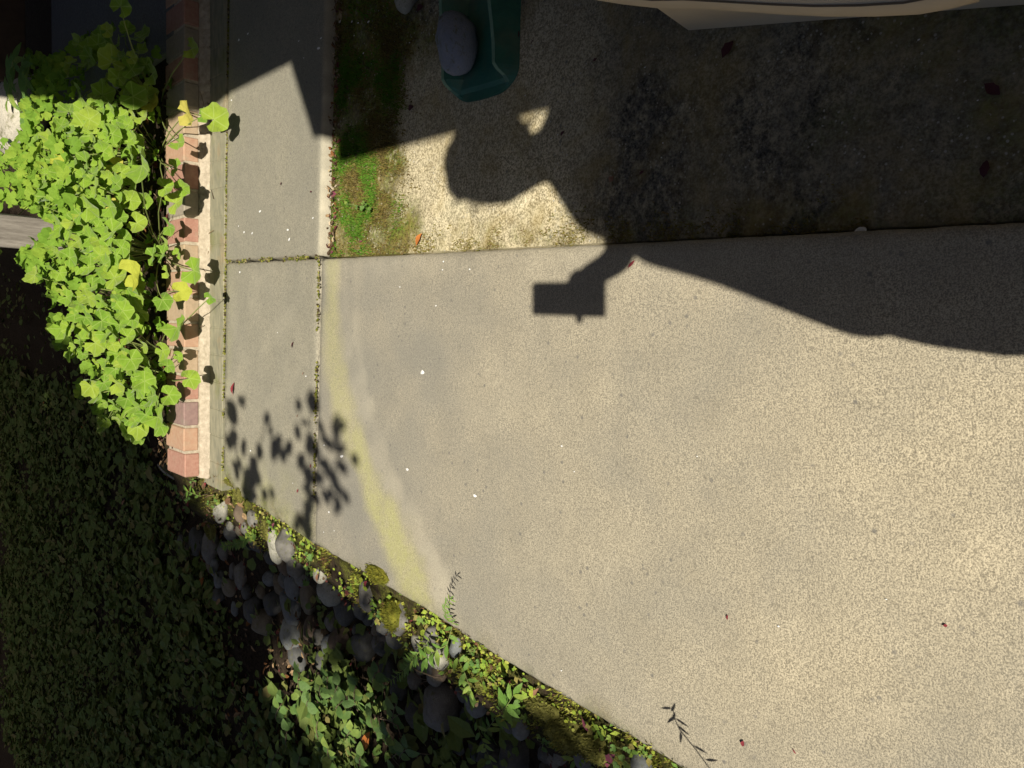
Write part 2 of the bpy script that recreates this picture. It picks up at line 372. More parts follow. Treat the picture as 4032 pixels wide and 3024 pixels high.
# mossy lower pad on the house side
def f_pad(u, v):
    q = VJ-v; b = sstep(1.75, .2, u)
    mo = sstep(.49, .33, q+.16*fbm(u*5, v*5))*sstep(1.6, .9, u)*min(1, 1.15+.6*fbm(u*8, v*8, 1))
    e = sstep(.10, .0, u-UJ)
    sun_mask = sstep(.76, .58, u+.10*fbm(u*4, v*4))*sstep(.92, 1.2, v+.1*fbm(u*5, v*5))     # sunlit corner stays pale; shade of eave and photographer is painted dark around it
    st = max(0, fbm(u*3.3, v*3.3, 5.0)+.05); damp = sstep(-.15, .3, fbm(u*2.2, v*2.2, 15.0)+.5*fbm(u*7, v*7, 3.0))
    return dict(moss=max(mo, .55*e*(.5+fbm(u*20, v*20)), .75*sstep(.95, .3, v)*max(0, fbm(u*7, v*7)+.25)), dirt_shade=max(.95*sstep(.05, .02, q), (1-sun_mask)*(.62+.6*damp), .5*e*sstep(1.2, .6, v), st*.3), grey=lerp(.85, .12, sun_mask))
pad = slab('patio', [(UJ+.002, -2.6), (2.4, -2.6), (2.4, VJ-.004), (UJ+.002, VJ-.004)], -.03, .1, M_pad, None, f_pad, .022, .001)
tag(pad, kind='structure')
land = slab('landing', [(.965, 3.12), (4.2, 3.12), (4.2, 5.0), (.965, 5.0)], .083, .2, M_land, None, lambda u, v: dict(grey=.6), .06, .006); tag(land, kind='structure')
# moss and crumbs in the joints of the walk
mb = MB()
for i in range(1500):
    k = rnd.random()
    if k < .55: u, v, ok = rnd.uniform(-.62, 1.2), VB+rnd.gauss(.004, .004), True
    elif k < .75: u, v, ok = UJ+rnd.gauss(.001, .004), rnd.uniform(VJ, VB), True
    else: u, v, ok = rnd.uniform(-.66, UJ), VJ+rnd.gauss(.002, .003), True
    if fbm(u*9, v*9, 2.2) < -.12: continue
    c = rnd.choice([(.22, .24, .03), (.30, .29, .06), (.12, .14, .02), (.10, .07, .04), (.35, .30, .15)])
    p = uvw(u, v, .001); a = rnd.uniform(0, 6.3); r = rnd.uniform(.002, .0055)
    mb.add([p+[r*math.cos(a+j*2.1), r*math.sin(a+j*2.1), 0] for j in range(3)]+[p+[0, 0, r*1.2]], [(0, 1, 3), (1, 2, 3), (2, 0, 3)], c)
jm = mb.build('joint_moss', M_moss, kind='stuff'); tag(jm, 'yellow green moss crumbs in the joints of the concrete walk', 'moss')

# ---------------------------------------------------------------- brick edging
def brickmat(name, c1, c2, stain):
    m = Mat(name, .85, .25); c = m.mix(m.ramp(m.noise(60, 4, .65), .3, .7), c1, c2)
    c = m.mix(m.ramp(m.noise(22, 3, .6), .55, .75, 0, .6), c, stain); m.color(c); m.bump(m.noise(240, 3, .6), .35, .003); return m.m
B_red = brickmat('red_brick', (0.296, 0.148, 0.109), (0.374, 0.218, 0.164), (0.312, 0.25, 0.179))
B_ora = brickmat('orange_brick', (0.351, 0.203, 0.133), (0.406, 0.273, 0.187), (0.312, 0.257, 0.179))
B_tan = brickmat('tan_brick', (0.328, 0.242, 0.156), (0.39, 0.296, 0.203), (0.257, 0.218, 0.148))
B_gry = brickmat('grey_brick', (.22, .19, .15), (.30, .26, .20), (.25, .22, .16))
B_pur = brickmat('purple_brick', (.20, .13, .12), (.27, .18, .16), (.22, .19, .15))
B_wash = Mat('grimy_brick', .9, .2)
_c = B_wash.mix(B_wash.ramp(B_wash.noise(14, 5, .65, co=B_wash.map(1, 3, 1)), .35, .65), (.18, .175, .125), (.28, .26, .18))
_c = B_wash.mix(B_wash.ramp(B_wash.noise(8, 4, .6), .55, .72, 0, .6), _c, (.30, .20, .10)); _c = B_wash.mix(B_wash.ramp(B_wash.noise(6, 3), .56, .7, 0, .6), _c, (.15, .16, .05))
B_wash.color(_c).bump(B_wash.noise(200, 3), .35, .003); B_wash = B_wash.m
M_mort = simple('mortar', (.29, .245, .18), (.45, .39, .30), 60, .95, .006)
BA = math.radians(1.53); BU = WU*math.cos(BA)+WV*math.sin(BA); BV = -WU*math.sin(BA)+WV*math.cos(BA)   # the bricks run a touch off the walk
B0 = uvw(-.669, 2.967)
edging = thing('brick_edging', 'low edging of red and grey header bricks along the planter', 'edging', uvw(.2, 2.9))
cols = [B_red, B_ora, B_pur, B_red, B_tan, B_ora, B_tan, B_ora, B_tan, B_red, B_gry, B_red, B_ora, B_tan, B_gry, B_red, B_gry, B_red]
k = 0
while k < 30:
    x0 = k*.0998+.003; mat = cols[k] if k < len(cols) else [B_red, B_pur, B_ora, B_gry][k % 4]
    jit = rnd.uniform(-.003, .003); z0 = .029+rnd.uniform(-.0015, .0015)
    rot = rnd.uniform(-.012, .012); bu = BU*math.cos(rot)+BV*math.sin(rot); bv = -BU*math.sin(rot)+BV*math.cos(rot)
    V, F = box_vf(B0+BU*x0+BV*jit+[0, 0, z0], bu*.0905, bv*.19, np.array([0, 0, .0565]), .004)
    mesh_obj('brick', V, F, mat, edging)
    # flat course in front, level with the walk
    x1 = k*.1026-.03; V, F = box_vf(uvw(-.669+x1*1.0, 2.8155+.0267*x1*.2, -.05), WU*.0985, WV*(.168+.026*x1*.9), np.array([0, 0, .0535+rnd.uniform(-.0008, .0008)]), .0022)
    mesh_obj('paving_brick', V, F, B_wash, edging)
    k += 1
V, F = box_vf(uvw(-.668, 2.8175, -.05), WU*3.0, WV*.165, np.array([0, 0, .0515])); V = [np.array(v)+WV*(.0266*max(0, (to_uv(np.array(v))[0]+.668)*.9)*(1 if to_uv(np.array(v))[1] > 2.9 else .2)) for v in V]
mesh_obj('joint_filling', V, F, B_wash, edging)
# mortar: bed between the two courses, heads between bricks, a rough fillet in front
mb = MB()
V, F = box_vf(B0+BU*(-.003)+BV*.006+[0, 0, -.06], BU*3.02, BV*.17, np.array([0, 0, .0885])); mb.add(V, F)
for k in range(-0, 30):
    V, F = box_vf(B0+BU*(k*.0998+.0925)+BV*.004+[0, 0, .020], BU*.0122, BV*.17, np.array([0, 0, .0605])); mb.add(V, F)
N = 420; prof = [(-.040, .002), (-.034, .011), (-.018, .019), (-.007, .0285), (.008, .031)]
V = []; F = []
for i in range(N):
    x = -.004+3.0*i/(N-1); rg = .006*fbm(x*30, 1.0)+.003*fbm(x*90, 2.0)
    for j, (y, z) in enumerate(prof): V.append(B0+BU*x+BV*(y+rg*(1 if j < 3 else .3))+[0, 0, z+.0035*fbm(x*60, j*3.0)])
for i in range(N-1):
    for j in range(len(prof)-1): F.append((i*5+j, (i+1)*5+j, (i+1)*5+j+1, i*5+j+1))
mb.add(V, F); mb.add([B0+BU*(-.004)+BV*y+[0, 0, z] for y, z in prof]+[B0+BU*(-.004)+BV*.008+[0, 0, -.02], B0+BU*(-.004)+BV*(-.04)+[0, 0, -.02]], [(0, 1, 2, 3, 4, 5, 6)])
mb.build('mortar', M_mort, edging)

# ---------------------------------------------------------------- house on the right (outside the picture; it shades the right-hand side)
M_wall = simple('stucco', (.42, .36, .27), (.48, .41, .31), 30, .9, .004)
M_roof = simple('roof_board', (.16, .14, .12), (.22, .19, .16), 20, .8)
house = thing('house', 'beige house wall with overhanging roof just right of the patio', 'house', uvw(1.9, 0))
V, F = box_vf(uvw(1.42, -5, -.3), WU*.2, WV*7.75, np.array([0, 0, 3.2])); mesh_obj('wall', V, F, M_wall, house)
V, F = box_vf(uvw(1.62, 2.55, -.3), WU*3.2, WV*.2, np.array([0, 0, 3.2])); mesh_obj('wall', V, F, M_wall, house)
V, F = box_vf(uvw(1.95, -6, 2.3), WU*4, WV*16, np.array([0, 0, 3.6])); mesh_obj('added_upper_wall', V, F, M_wall, house)  # unseen second storey, added to cut skylight and deepen the shade
ZE = 2.25
def lift(px, py, z=0.0, zt=ZE):
    g = G(px, py, z); return g+S*((zt-z)/S[2])
pts = [lift(190, 405, .17), lift(560, 418, .25), lift(905, 372), lift(1165, 243), lift(1258, 540), lift(1352, 548, -.03), lift(1357, 640, -.03), lift(1770, 533, -.03), lift(2200, 428, -.03)]
d0 = norm(pts[0]-pts[1]); d1 = norm(pts[-1]-pts[6])
poly = [pts[0]+d0*7]+pts+[pts[-1]+d1*5]
poly += [poly[-1]+WU*6, poly[0]+WU*6]
V = [tuple(p) for p in poly]+[tuple(p+np.array([0, 0, .035])) for p in poly]; n = len(poly)
mesh_obj('roof', V, [tuple(range(n)), tuple(range(2*n-1, n-1, -1))]+[(i, n+i, n+(i+1) % n, (i+1) % n) for i in range(n)], M_roof, house)
mb = MB(); mb.tube([uvw(1.36, 1.5, 2.3), uvw(1.36, 1.5, .22), uvw(1.28, 1.48, .12)], .035, 10); mb.build('downspout', M_wall, house)
# brown board wall beyond the landing
M_board = simple('brown_board', (.075, .045, .03), (.11, .068, .045), 18, .85, .004)
bw = thing('board_wall', 'dark brown board wall standing behind the shaded landing', 'wall', uvw(2.2, 5.6))
for i in range(8):
    V, F = box_vf(uvw(1.27, 5.55, .10+i*.152), WU*2.6, WV*.04, np.array([0, 0, .145]), .004); mesh_obj('board', V, F, M_board, bw)
for x in (1.3, 2.5, 3.7):
    V, F = box_vf(uvw(x, 5.6, -.1), WU*.09, WV*.09, np.array([0, 0, 1.5])); mesh_obj('post', V, F, M_board, bw)
# grey post
M_post = Mat('weathered_wood', .9, .15)
_c = M_post.mix(M_post.ramp(M_post.noise(9, 5, .65, co=M_post.map(6, 6, .7)), .3, .7), (.12, .105, .09), (.26, .235, .205)); M_post.color(_c).bump(M_post.noise(30, 4, co=M_post.map(6, 6, .6)), .5, .006); M_post = M_post.m
pb = G(330, 940, 0); fa = norm([-.25, -.97, 0]); fb = np.array([-fa[1], fa[0], 0])
post = thing('wooden_post', 'weathered grey square post rising behind the bright green plant', 'post', pb)
V, F = box_vf(pb-fb*.082-fa*.16+[0, 0, -.15], fb*.164, fa*.16, np.array([0, 0, 1.55]), .006); mesh_obj('shaft', V, F, M_post, post)
V, F = box_vf(pb-fb*.092-fa*.17+[0, 0, 1.401], fb*.184, fa*.18, np.array([0, 0, .03]), .006); mesh_obj('cap', V, F, M_post, post)

# ---------------------------------------------------------------- stones
STM = []
for k in range(6):
    bm = bmesh.new(); bmesh.ops.create_icosphere(bm, subdivisions=3, radius=1)
    for v in bm.verts:
        c = v.co.copy(); v.co *= 1+.24*noise.fractal(c*.85+Vector((k*7.3, 1, 2)), 1, 2, 3); v.co.x *= (1, 1.15, .9, 1.05, .95, 1.2)[k]
        if k % 3 == 0 and v.co.z > .55: v.co.z = .55+(v.co.z-.55)*.35
    for f in bm.faces: f.smooth = True
    me = bpy.data.meshes.new('cobble_%d' % k); bm.to_mesh(me); bm.free(); STM.append(me)
def stonemat(name, c1, c2, spot, f=.5):
    m = Mat(name, .8, .3); r = m.orand(); off = m.n.new('ShaderNodeVectorMath'); off.operation = 'ADD'; m.t.links.new(m.co, off.inputs[0]); m.t.links.new(r, off.inputs[1]); co = off.outputs[0]
    c = m.mix(m.ramp(m.noise(2.2, 5, .65, co=co), .3, .7), c1, c2); c = m.mix(m.ramp(m.noise(9, 3, .7, co=co), .56, .66, 0, f), c, spot)
    ge = m.n.new('ShaderNodeNewGeometry'); sx = m.n.new('ShaderNodeSeparateXYZ'); m.t.links.new(ge.outputs['Normal'], sx.inputs[0])
    c = m.mix(m.math('MULTIPLY', m.ramp(sx.outputs[2], .2, .8), m.ramp(m.noise(3.2, 4, .7, co=co), .54, .66, 0, .75)), c, (.10, .10, .025))
    m.color(c); m.bump(m.noise(14, 4, .65, co=co), .3, .12); return m.m
ST = dict(g=stonemat('grey_stone', (.12, .115, .105), (.20, .19, .17), (.07, .07, .065)), d=stonemat('dark_stone', (.06, .062, .062), (.11, .11, .105), (.035, .035, .035)),
          b=stonemat('blue_grey_stone', (.115, .125, .13), (.185, .195, .195), (.22, .22, .21), .35), t=stonemat('tan_stone', (.14, .12, .09), (.21, .18, .13), (.08, .07, .055)),
          l=stonemat('lichen_stone', (.24, .235, .20), (.38, .365, .30), (.12, .12, .095), .7), n=stonemat('brown_stone', (.10, .075, .055), (.15, .11, .08), (.06, .05, .04)))
def stone(px, py, w_, h_, m, parent, name='cobble', lift_=.3, flat=.75, p=None):
    p = hit(px, py) if p is None else p; Z = proj(p)[2]
    a, b = 1.14*w_*Z/FPX/2, 1.14*h_*Z/FPX/2                      # half sizes across the view: image x is up/away, image y is sideways
    me = STM[rnd.randrange(6)].copy(); me.materials.append(ST[m])
    yaw = rnd.uniform(-1.4, 1.4); o = bpy.data.objects.new(name, me); C.objects.link(o); child(o, parent)
    dp = max(a*1.05, b*.7)
    o.matrix_basis = Matrix.Translation(tuple(p+np.array([0, 0, lift_*a]))) @ Matrix.Rotation(yaw*.4, 4, 'Z') @ Matrix.Rotation(rnd.uniform(-.3, .3), 4, 'X') @ Matrix.Diagonal((b*1.04, dp*1.05, a*1.0, 1))
    return o
cob = thing('cobble_edging', 'row of rounded grey river cobbles stacked down the bank beside the path', 'stones', tpt(-1.0, 2.0))
for q in [(1317, 2317, 90, 100, 'l'), (1373, 2385, 100, 124, 'd'), (1452, 2340, 52, 88, 'g'), (1582, 2439, 60, 112, 'g'), (1477, 2440, 38, 48, 'l'), (1498, 2476, 52, 50, 't'), (1447, 2540, 92, 115, 'd'), (1512, 2528, 64, 74, 'g'), (1230, 2349, 78, 112, 't'), (1360, 2523, 88, 94, 'n'), (1243, 2474, 72, 104, 'n'), (1314, 2446, 50, 74, 'g'),
          (1737, 2577, 82, 78, 'l'), (1712, 2512, 68, 84, 'g'), (1801, 2544, 38, 66, 'b'), (1656, 2534, 48, 64, 'l'), (1758, 2772, 132, 130, 'g'), (1663, 2801, 92, 104, 'd'), (1581, 2701, 66, 90, 'd'), (1644, 2674, 60, 74, 'g'), (1668, 2633, 46, 44, 't'), (1855, 2826, 66, 66, 'd'),
          (1069, 2276, 46, 46, 'b'), (1038, 2325, 42, 60, 't'), (1169, 2300, 68, 98, 'b'), (1161, 2390, 86, 120, 'b'), (1053, 2447, 84, 90, 't'), (1158, 2499, 70, 104, 'b'), (914, 2311, 52, 64, 't'), (960, 2263, 56, 98, 'g'), (922, 2252, 32, 58, 'g'), (876, 2279, 58, 62, 'b'), (735, 2154, 48, 88, 'g'), (784, 2135, 62, 92, 'd'), (838, 2150, 58, 98, 'g'), (890, 2168, 46, 74, 'g'), (830, 2227, 30, 52, 't'), (852, 2232, 34, 54, 'b'), (930, 2393, 28, 44, 'b'), (1009, 2398, 74, 92, 'd'), (1093, 2371, 92, 84, 'd'), (1107, 2295, 44, 64, 't'),
          (1139, 2141, 70, 98, 'g'), (1088, 2150, 34, 92, 'l'), (1172, 2217, 62, 72, 'g'), (1131, 2214, 52, 72, 'n'), (876, 2013, 40, 88, 'l'), (952, 2023, 40, 58, 'n'), (911, 2067, 26, 38, 'l'), (946, 2086, 26, 34, 't'), (968, 2080, 28, 58, 'g'), (1003, 2042, 44, 54, 'g'), (1085, 2113, 34, 74, 'l'), (1200, 2268, 54, 60, 'g'), (1270, 2262, 50, 60, 'l'),
          (1943, 2972, 90, 118, 'd'), (2048, 2967, 124, 122, 'd'), (2537, 2998, 78, 84, 'b'), (1180, 2580, 60, 80, 'd'), (1290, 2600, 66, 70, 'd'), (1500, 2640, 60, 70, 'n'), (980, 2330, 46, 50, 'd'), (870, 2340, 50, 46, 'd')]:
    stone(*q, cob)
ncob = 0
while ncob < 42:          # the smaller stones wedged between them
    v = rnd.uniform(.9, 3.1); s_ = rnd.uniform(.16, .62); p = tpt(edge_u(v)-s_, v); x, y, Z = proj(p)
    if not (600 < x < 2600 and 1900 < y < 3060): continue
    r_ = rnd.uniform(34, 78)*2.2/Z; stone(x, y, r_, r_*1.2, rnd.choice('ddddbngd'), cob, p=p); ncob += 1
# pale boulder behind the plants, and the stone lying in the shade by the splash block
M_rock = stonemat('pale_rock', (.42, .39, .32), (.55, .51, .42), (.25, .22, .17), .5)
me = STM[0].copy(); me.materials.append(M_rock); o = bpy.data.objects.new('boulder', me); C.objects.link(o)
o.matrix_basis = Matrix.Translation(tuple(G(70, 450, .09))) @ Matrix.Rotation(-.1, 4, 'Z') @ Matrix.Diagonal((.25, .42, .17, 1))
tag(o, 'pale flat boulder in sun behind the plants and below the board wall', 'rock')

# ---------------------------------------------------------------- splash block with a river stone
ZP = -.0295
def pl(px, py, z=ZP): return np.array(to_uv(G(px, py, z)))
spl = thing('splash_block', 'dark green plastic splash block with rounded end in the shade', 'splash block', uvw(.8, 1.46, ZP))
M_spl = Mat('green_plastic', .45, .45); _c = M_spl.mix(M_spl.ramp(M_spl.noise(30, 4, .7, co=M_spl.map(1, .3, 1)), .35, .7), (.020, .115, .082), (.035, .155, .110))
_c = M_spl.mix(M_spl.ramp(M_spl.noise(7, 4, .6), .5, .7, 0, .6), _c, (.13, .14, .085)); M_spl.color(_c).bump(M_spl.noise(90, 3), .2, .003); M_spl = M_spl.m
# cross sections from the house end to the lip: (u, v of far outer foot, v of near outer foot, wall height)
far0, near0 = 1.535, 1.318
secs = []
for i in range(15):
    t = i/14; u = lerp(1.16, .562, t); secs.append((u, lerp(far0, 1.530, t), lerp(near0, 1.300, t), lerp(.066, .046, sstep(.6, 1, t))))
tipu = .508
for t in (.2, .4, .6, .75, .87, .95, 1.0):
    u = lerp(.562, tipu, t); k = math.sqrt(max(0, 1-t*t)); mid = 1.42; secs.append((u, mid+(1.530-mid)*(.30+.70*k if t < 1 else .12), mid-(mid-1.300)*(.30+.70*k if t < 1 else .12), .040*(1-sstep(0, .7, t))+.006))
V = []; F = []; NP = 10
for (u, vf, vn, h) in secs:
    wd = vf-vn; fz = .010 if h > .02 else .006; sl = min(.35, h*.55/wd)
    pr = [(vf, .0), (vf-h*.16, h), (vf-h*.16-.010, h), (vf-h*.75-.012, fz), (vf-wd*.42, fz*.8), (vn+wd*.30, fz*.8), (vn+h*.95+.012, fz), (vn+h*.62+.010, h), (vn+h*.62, h), (vn, .0)]
    V += [uvw(u, a, ZP+b) for a, b in pr]
for i in range(len(secs)-1):
    for j in range(NP-1): F.append((i*NP+j, i*NP+j+1, (i+1)*NP+j+1, (i+1)*NP+j))
F.append(tuple(range(NP))[::-1]); F.append(tuple((len(secs)-1)*NP+j for j in range(NP)))
mesh_obj('tray', V, F, M_spl, spl)
M_scuff = simple('scuffed_plastic', (.13, .24, .16), (.18, .30, .20), 80, .7)
for side in (2, 7):
    mb = MB()
    for i in range(len(secs)-6):
        a, b = np.array(V[i*NP+side]), np.array(V[(i+1)*NP+side]); c, d = (np.array(V[i*NP+side-1]), np.array(V[(i+1)*NP+side-1])) if side == 2 else (np.array(V[i*NP+side+1]), np.array(V[(i+1)*NP+side+1]))
        e = np.array([0, 0, .0015]); mb.add([a+e, b+e, d+e, c+e], [(0, 1, 2, 3)])
    mb.build('worn_rim', M_scuff, spl)
me = STM[1].copy(); M_riv = stonemat('slate_river_stone', (.17, .195, .25), (.23, .25, .30), (.30, .28, .24), .3); me.materials.append(M_riv)
o = bpy.data.objects.new('river_stone', me); C.objects.link(o); rp = uvw(.640, 1.475, ZP+.010)
o.matrix_basis = Matrix.Translation(tuple(rp+np.array([0, 0, .036]))) @ Matrix.Rotation(TH+.5, 4, 'Z') @ Matrix.Diagonal((.062, .060, .038, 1))
tag(o, 'smooth oval blue grey river stone resting in the green splash block', 'stone')
me = STM[3].copy(); me.materials.append(ST['l']); o = bpy.data.objects.new('small_rock', me); C.objects.link(o); p = G(1622, -2, -.03)
o.matrix_basis = Matrix.Translation(tuple(p+np.array([0, 0, .02]))) @ Matrix.Diagonal((.04, .035, .028, 1)); tag(o, 'pale grey rock at the house side beyond the splash block', 'stone')

# ---------------------------------------------------------------- beige box at the right
M_beige = simple('beige_plastic', (.68, .54, .36), (.74, .60, .41), 14, .6, .001)
bx = thing('storage_box', 'low beige box with a bulging overhanging lid beside the shaded concrete', 'box', uvw(.62, .5, -.03))
ZL = .215
rim = [np.array(to_uv(G(x, y, ZL))) for x, y in [(2327, -4), (2430, 12), (2596, 30), (2725, 29), (2900, 40), (3080, 52), (3258, 60), (3440, 59), (3616, 50), (3740, 28), (3857, -2)]]
ext0 = rim[0]+np.array([.10, .06]); ext1 = rim[-1]+np.array([.16, -.06])
rim = [ext0]+rim+[ext1]; back = [rim[-1]+np.array([.42, .02]), rim[0]+np.array([.42, .02])]
ol = [np.array(p) for p in rim+back]; cen = sum(ol)/len(ol); n = len(ol); V = []; F = []
layers = [(.93, -.018), (.985, -.012), (1.0, .0), (.992, .014), (.96, .026), (.85, .036), (.4, .044)]
for sc_, dz in layers: V += [uvw(*(cen+(p-cen)*sc_), ZL+dz) for p in ol]
for a in range(len(layers)-1):
    for i in range(n): F.append((a*n+i, a*n+(i+1) % n, (a+1)*n+(i+1) % n, (a+1)*n+i))
F.append(tuple(range(n))); F.append(tuple((len(layers)-1)*n+i for i in range(n))[::-1])
mesh_obj('lid', V, F, M_beige, bx, True)
c0, c1 = np.array(to_uv(G(2712, 120, -.03))), np.array(to_uv(G(3420, 66, -.03))); dd = (c1-c0)/np.linalg.norm(c1-c0); c1 = c0+dd*.62
tp = np.array(to_uv(G(2590, 28, ZL-.03))); b4 = [c0, c1, c1+np.array([.5, .05]), c0+np.array([.5, .06])]; t4 = [tp, c1+(tp-c0)*[.6, 1], c1+np.array([.5, .05]), tp+np.array([.5, .06])]
V = [uvw(*p, -.029) for p in b4]+[uvw(*p, ZL-.012) for p in t4]
mesh_obj('body', V, [(0, 3, 2, 1), (4, 5, 6, 7), (0, 1, 5, 4), (1, 2, 6, 5), (2, 3, 7, 6), (3, 0, 4, 7)], M_beige, bx)
# dark moulding line along the lid
mb = MB(); mb.tube([uvw(*(cen+(p-cen)*.965), ZL+.0255) for p in rim[1:-1]], .0016, 4); mb.build('lid_seam', simple('dark_seam', (.16, .12, .08), (.2, .15, .1), 30), bx)

# ---------------------------------------------------------------- leaf meshes
def geranium_mesh(k):
    q = random.Random(k); n = 18; lob = [0, 1.05, -1.05, 2.1, -2.1]; V = [(0, 0, 0)]; ph = q.uniform(0, 6)
    for ring, rf in ((1, .52), (2, 1.0)):
        for i in range(n):
            a = -2.75+5.5*i/(n-1); d = min(abs(a-l) for l in lob)
            r = .5*(1.0-.21*(d/.55)**1.5*(1 if d < .55 else .9)+q.uniform(-.03, .03))*(1-.12*abs(a)/2.75)
            if ring == 1: r = .5*.52*(1-.05*d)
            else: r *= 1
            z = .14*rf*rf*(.7+.8*math.cos(2*a+ph))+.04*rf*math.sin(5*a+ph)+(.05*rf if d < .3 else -.03*rf)+q.uniform(-.012, .012)*rf
            V.append((r*math.cos(a)+.02, r*math.sin(a), z))
    F = []
    for i in range(n-1): F.append((0, 1+i, 2+i)); F.append((1+i, 1+n+i, 2+n+i, 2+i))
    me = bpy.data.meshes.new('geranium_leaf_%d' % k); me.from_pydata(V, [], F); me.polygons.foreach_set('use_smooth', [True]*len(me.polygons)); return me
def ovate_mesh(name, wid, mat, fold=.12, curl=.12, n=4):
    V = []; F = []
    for i in range(n+1):
        t = i/n; w_ = wid*.5*math.sin(math.pi*min(1, t**.8*.97+.015))**.9; z = -curl*(t-.4)**2*1.5
        V += [(t, -w_, z+fold*w_), (t, 0, z), (t, w_, z+fold*w_)]
    for i in range(n):
        for j in (0, 1): F.append((i*3+j, (i+1)*3+j, (i+1)*3+j+1, i*3+j+1))
    me = bpy.data.meshes.new(name); me.from_pydata(V, [], F); me.materials.append(mat); me.polygons.foreach_set('use_smooth', [True]*len(me.polygons)); return me
GER = [geranium_mesh(k) for k in range(7)]
GERY = [m.copy() for m in GER[:3]]
for m in GER: m.materials.append(M_ger)
for m in GERY: m.materials.append(M_gery)

# ---------------------------------------------------------------- the geranium in the planter
PLP = [(0, 560), (60, 560), (130, 480), (190, 560), (240, 470), (300, 440), (330, 410), (400, 380), (450, 400), (520, 400), (560, 410), (600, 400), (660, 410), (690, 500), (650, 560), (700, 600), (690, 700), (650, 770), (640, 900), (650, 960), (620, 1060), (640, 1130), (620, 1230), (640, 1280), (640, 1400), (690, 1480), (640, 1530), (680, 1580), (690, 1650), (650, 1690), (600, 1730), (520, 1720), (470, 1690), (400, 1650), (370, 1620), (380, 1560), (300, 1550), (330, 1450), (230, 1360), (190, 1290), (215, 1180), (160, 1110), (100, 1040), (70, 1010), (170, 930), (230, 880), (120, 800), (0, 800)]
SHP = [(30, 180), (110, 210), (200, 240), (260, 200), (330, 150), (420, 100), (520, 110), (600, 110), (690, 180), (690, 330), (640, 400), (560, 420), (330, 420), (250, 450), (120, 500), (20, 330)]
pel = thing('geranium', 'bright green lobed geranium spilling over the brick edging', 'plant', tpt(.35, 3.6))
def canopy(u, v):
    return .09+.30*max(0, 1-((u-.36)/1.0)**2*.7-((v-3.95)/1.5)**2*.8)
cand = []
tries = 0
while len(cand) < 1500 and tries < 90000:
    tries += 1
    u, v = rnd.uniform(-.65, 1.7), rnd.uniform(3.08, 5.7); hc = canopy(u, v); z = hc*rnd.uniform(.55, 1.0)**.8+rnd.uniform(-.02, .03)
    p = uvw(u, v, max(z, terrain(u, v)+.03)); x, y, Z = proj(p)
    lit = inside(PLP, x, y); sh = inside(SHP, x, y)
    if not (lit or sh): continue
    if sh and rnd.random() < .55: continue
    if z < hc*.55 and rnd.random() < .6: continue
    cand.append((p, Z, hc))
mind = []
for p, Z, hc in cand:
    if all(np.linalg.norm(p-q[0]) > .038 for q in mind): mind.append((p, Z, hc))
EXPL = [(735, 445, .13, .105, 1), (842, 470, .11, .11, 0), (762, 1065, .12, .115, 0), (800, 455, .12, .06, 0), (705, 560, .15, .08, 0), (690, 660, .15, .075, 0), (715, 740, .14, .07, 0), (665, 890, .16, .08, 0), (640, 1000, .17, .08, 0), (700, 1000, .12, .05, 0), (640, 1180, .18, .08, 0), (640, 1380, .17, .085, 0), (660, 1440, .16, .07, 0), (700, 1400, .13, .05, 0), (600, 1560, .2, .09, 0), (570, 1500, .22, .10, 0), (690, 1560, .12, .06, 0), (708, 1147, .14, .085, 1), (826, 1172, .10, .055, 0), (698, 1290, .14, .12, 0), (745, 1490, .12, .085, 0), (622, 1640, .16, .115, 0), (540, 1680, .18, .11, 0), (690, 800, .15, .10, 0), (520, 1080, .26, .13, 1), (560, 650, .3, .14, 0), (225, 890, .36, .13, 0), (410, 1665, .2, .09, 0), (360, 965, .3, .10, 0), (590, 405, .16, .09, 1), (600, 1010, .2, .08, 0), (755, 190, .14, .085, 0), (650, 740, .2, .08, 0), (665, 1555, .15, .09, 0), (475, 25, .36, .09, 0), (490, 335, .2, .12, 0), (600, 290, .18, .10, 0), (420, 120, .32, .06, 0), (385, 175, .30, .075, 0), (650, 955, .15, .06, 0), (655, 1070, .15, .06, 0)]
stems = MB(); roots = [tpt(u, v, -.01) for u, v in ((-.2, 3.3), (0, 3.35), (.2, 3.3), (.4, 3.4), (.6, 3.35), (.8, 3.35), (0, 3.75), (.3, 3.8), (.55, 3.8), (.8, 3.9), (.3, 4.2), (.65, 4.3), (1.0, 3.6), (-.3, 3.25))]
def stem_to(p, base_r=.0028):
    q = min(roots, key=lambda r_: np.linalg.norm((r_-p)*[1, 1, .4])+rnd.uniform(0, .15)); m = lerp(q, p, .5)+[rnd.uniform(-.03, .03), rnd.uniform(-.03, .03), .05]
    pts_ = [q*(1-t)**2+2*t*(1-t)*m+p*t*t for t in (0, .3, .6, .85, 1)]; stems.tube(pts_, base_r, 4, r2=base_r*.6); return p-q
def ger_leaf(p, size, yellow=False):
    rad = p-uvw(.35, 3.75, .0); rad[2] = 0; rad = norm(rad+1e-4)
    n = norm(S*.55+np.array([0, 0, .55])+rad*.30+rdir()*.62); tip = norm(rad*.8+np.array([0, -.4, -.25])+rdir()*.7)
    put('leaf', rnd.choice(GERY if yellow else GER), frame_m(p, n, tip, size), pel)
for x, y, z, s_, ye in EXPL:
    p = G(x, y, z); ger_leaf(p, s_, ye); stem_to(p)
nl = 0; small = MB()
mind.sort(key=lambda q: q[1]-.8*(q[0][2]/q[2]))
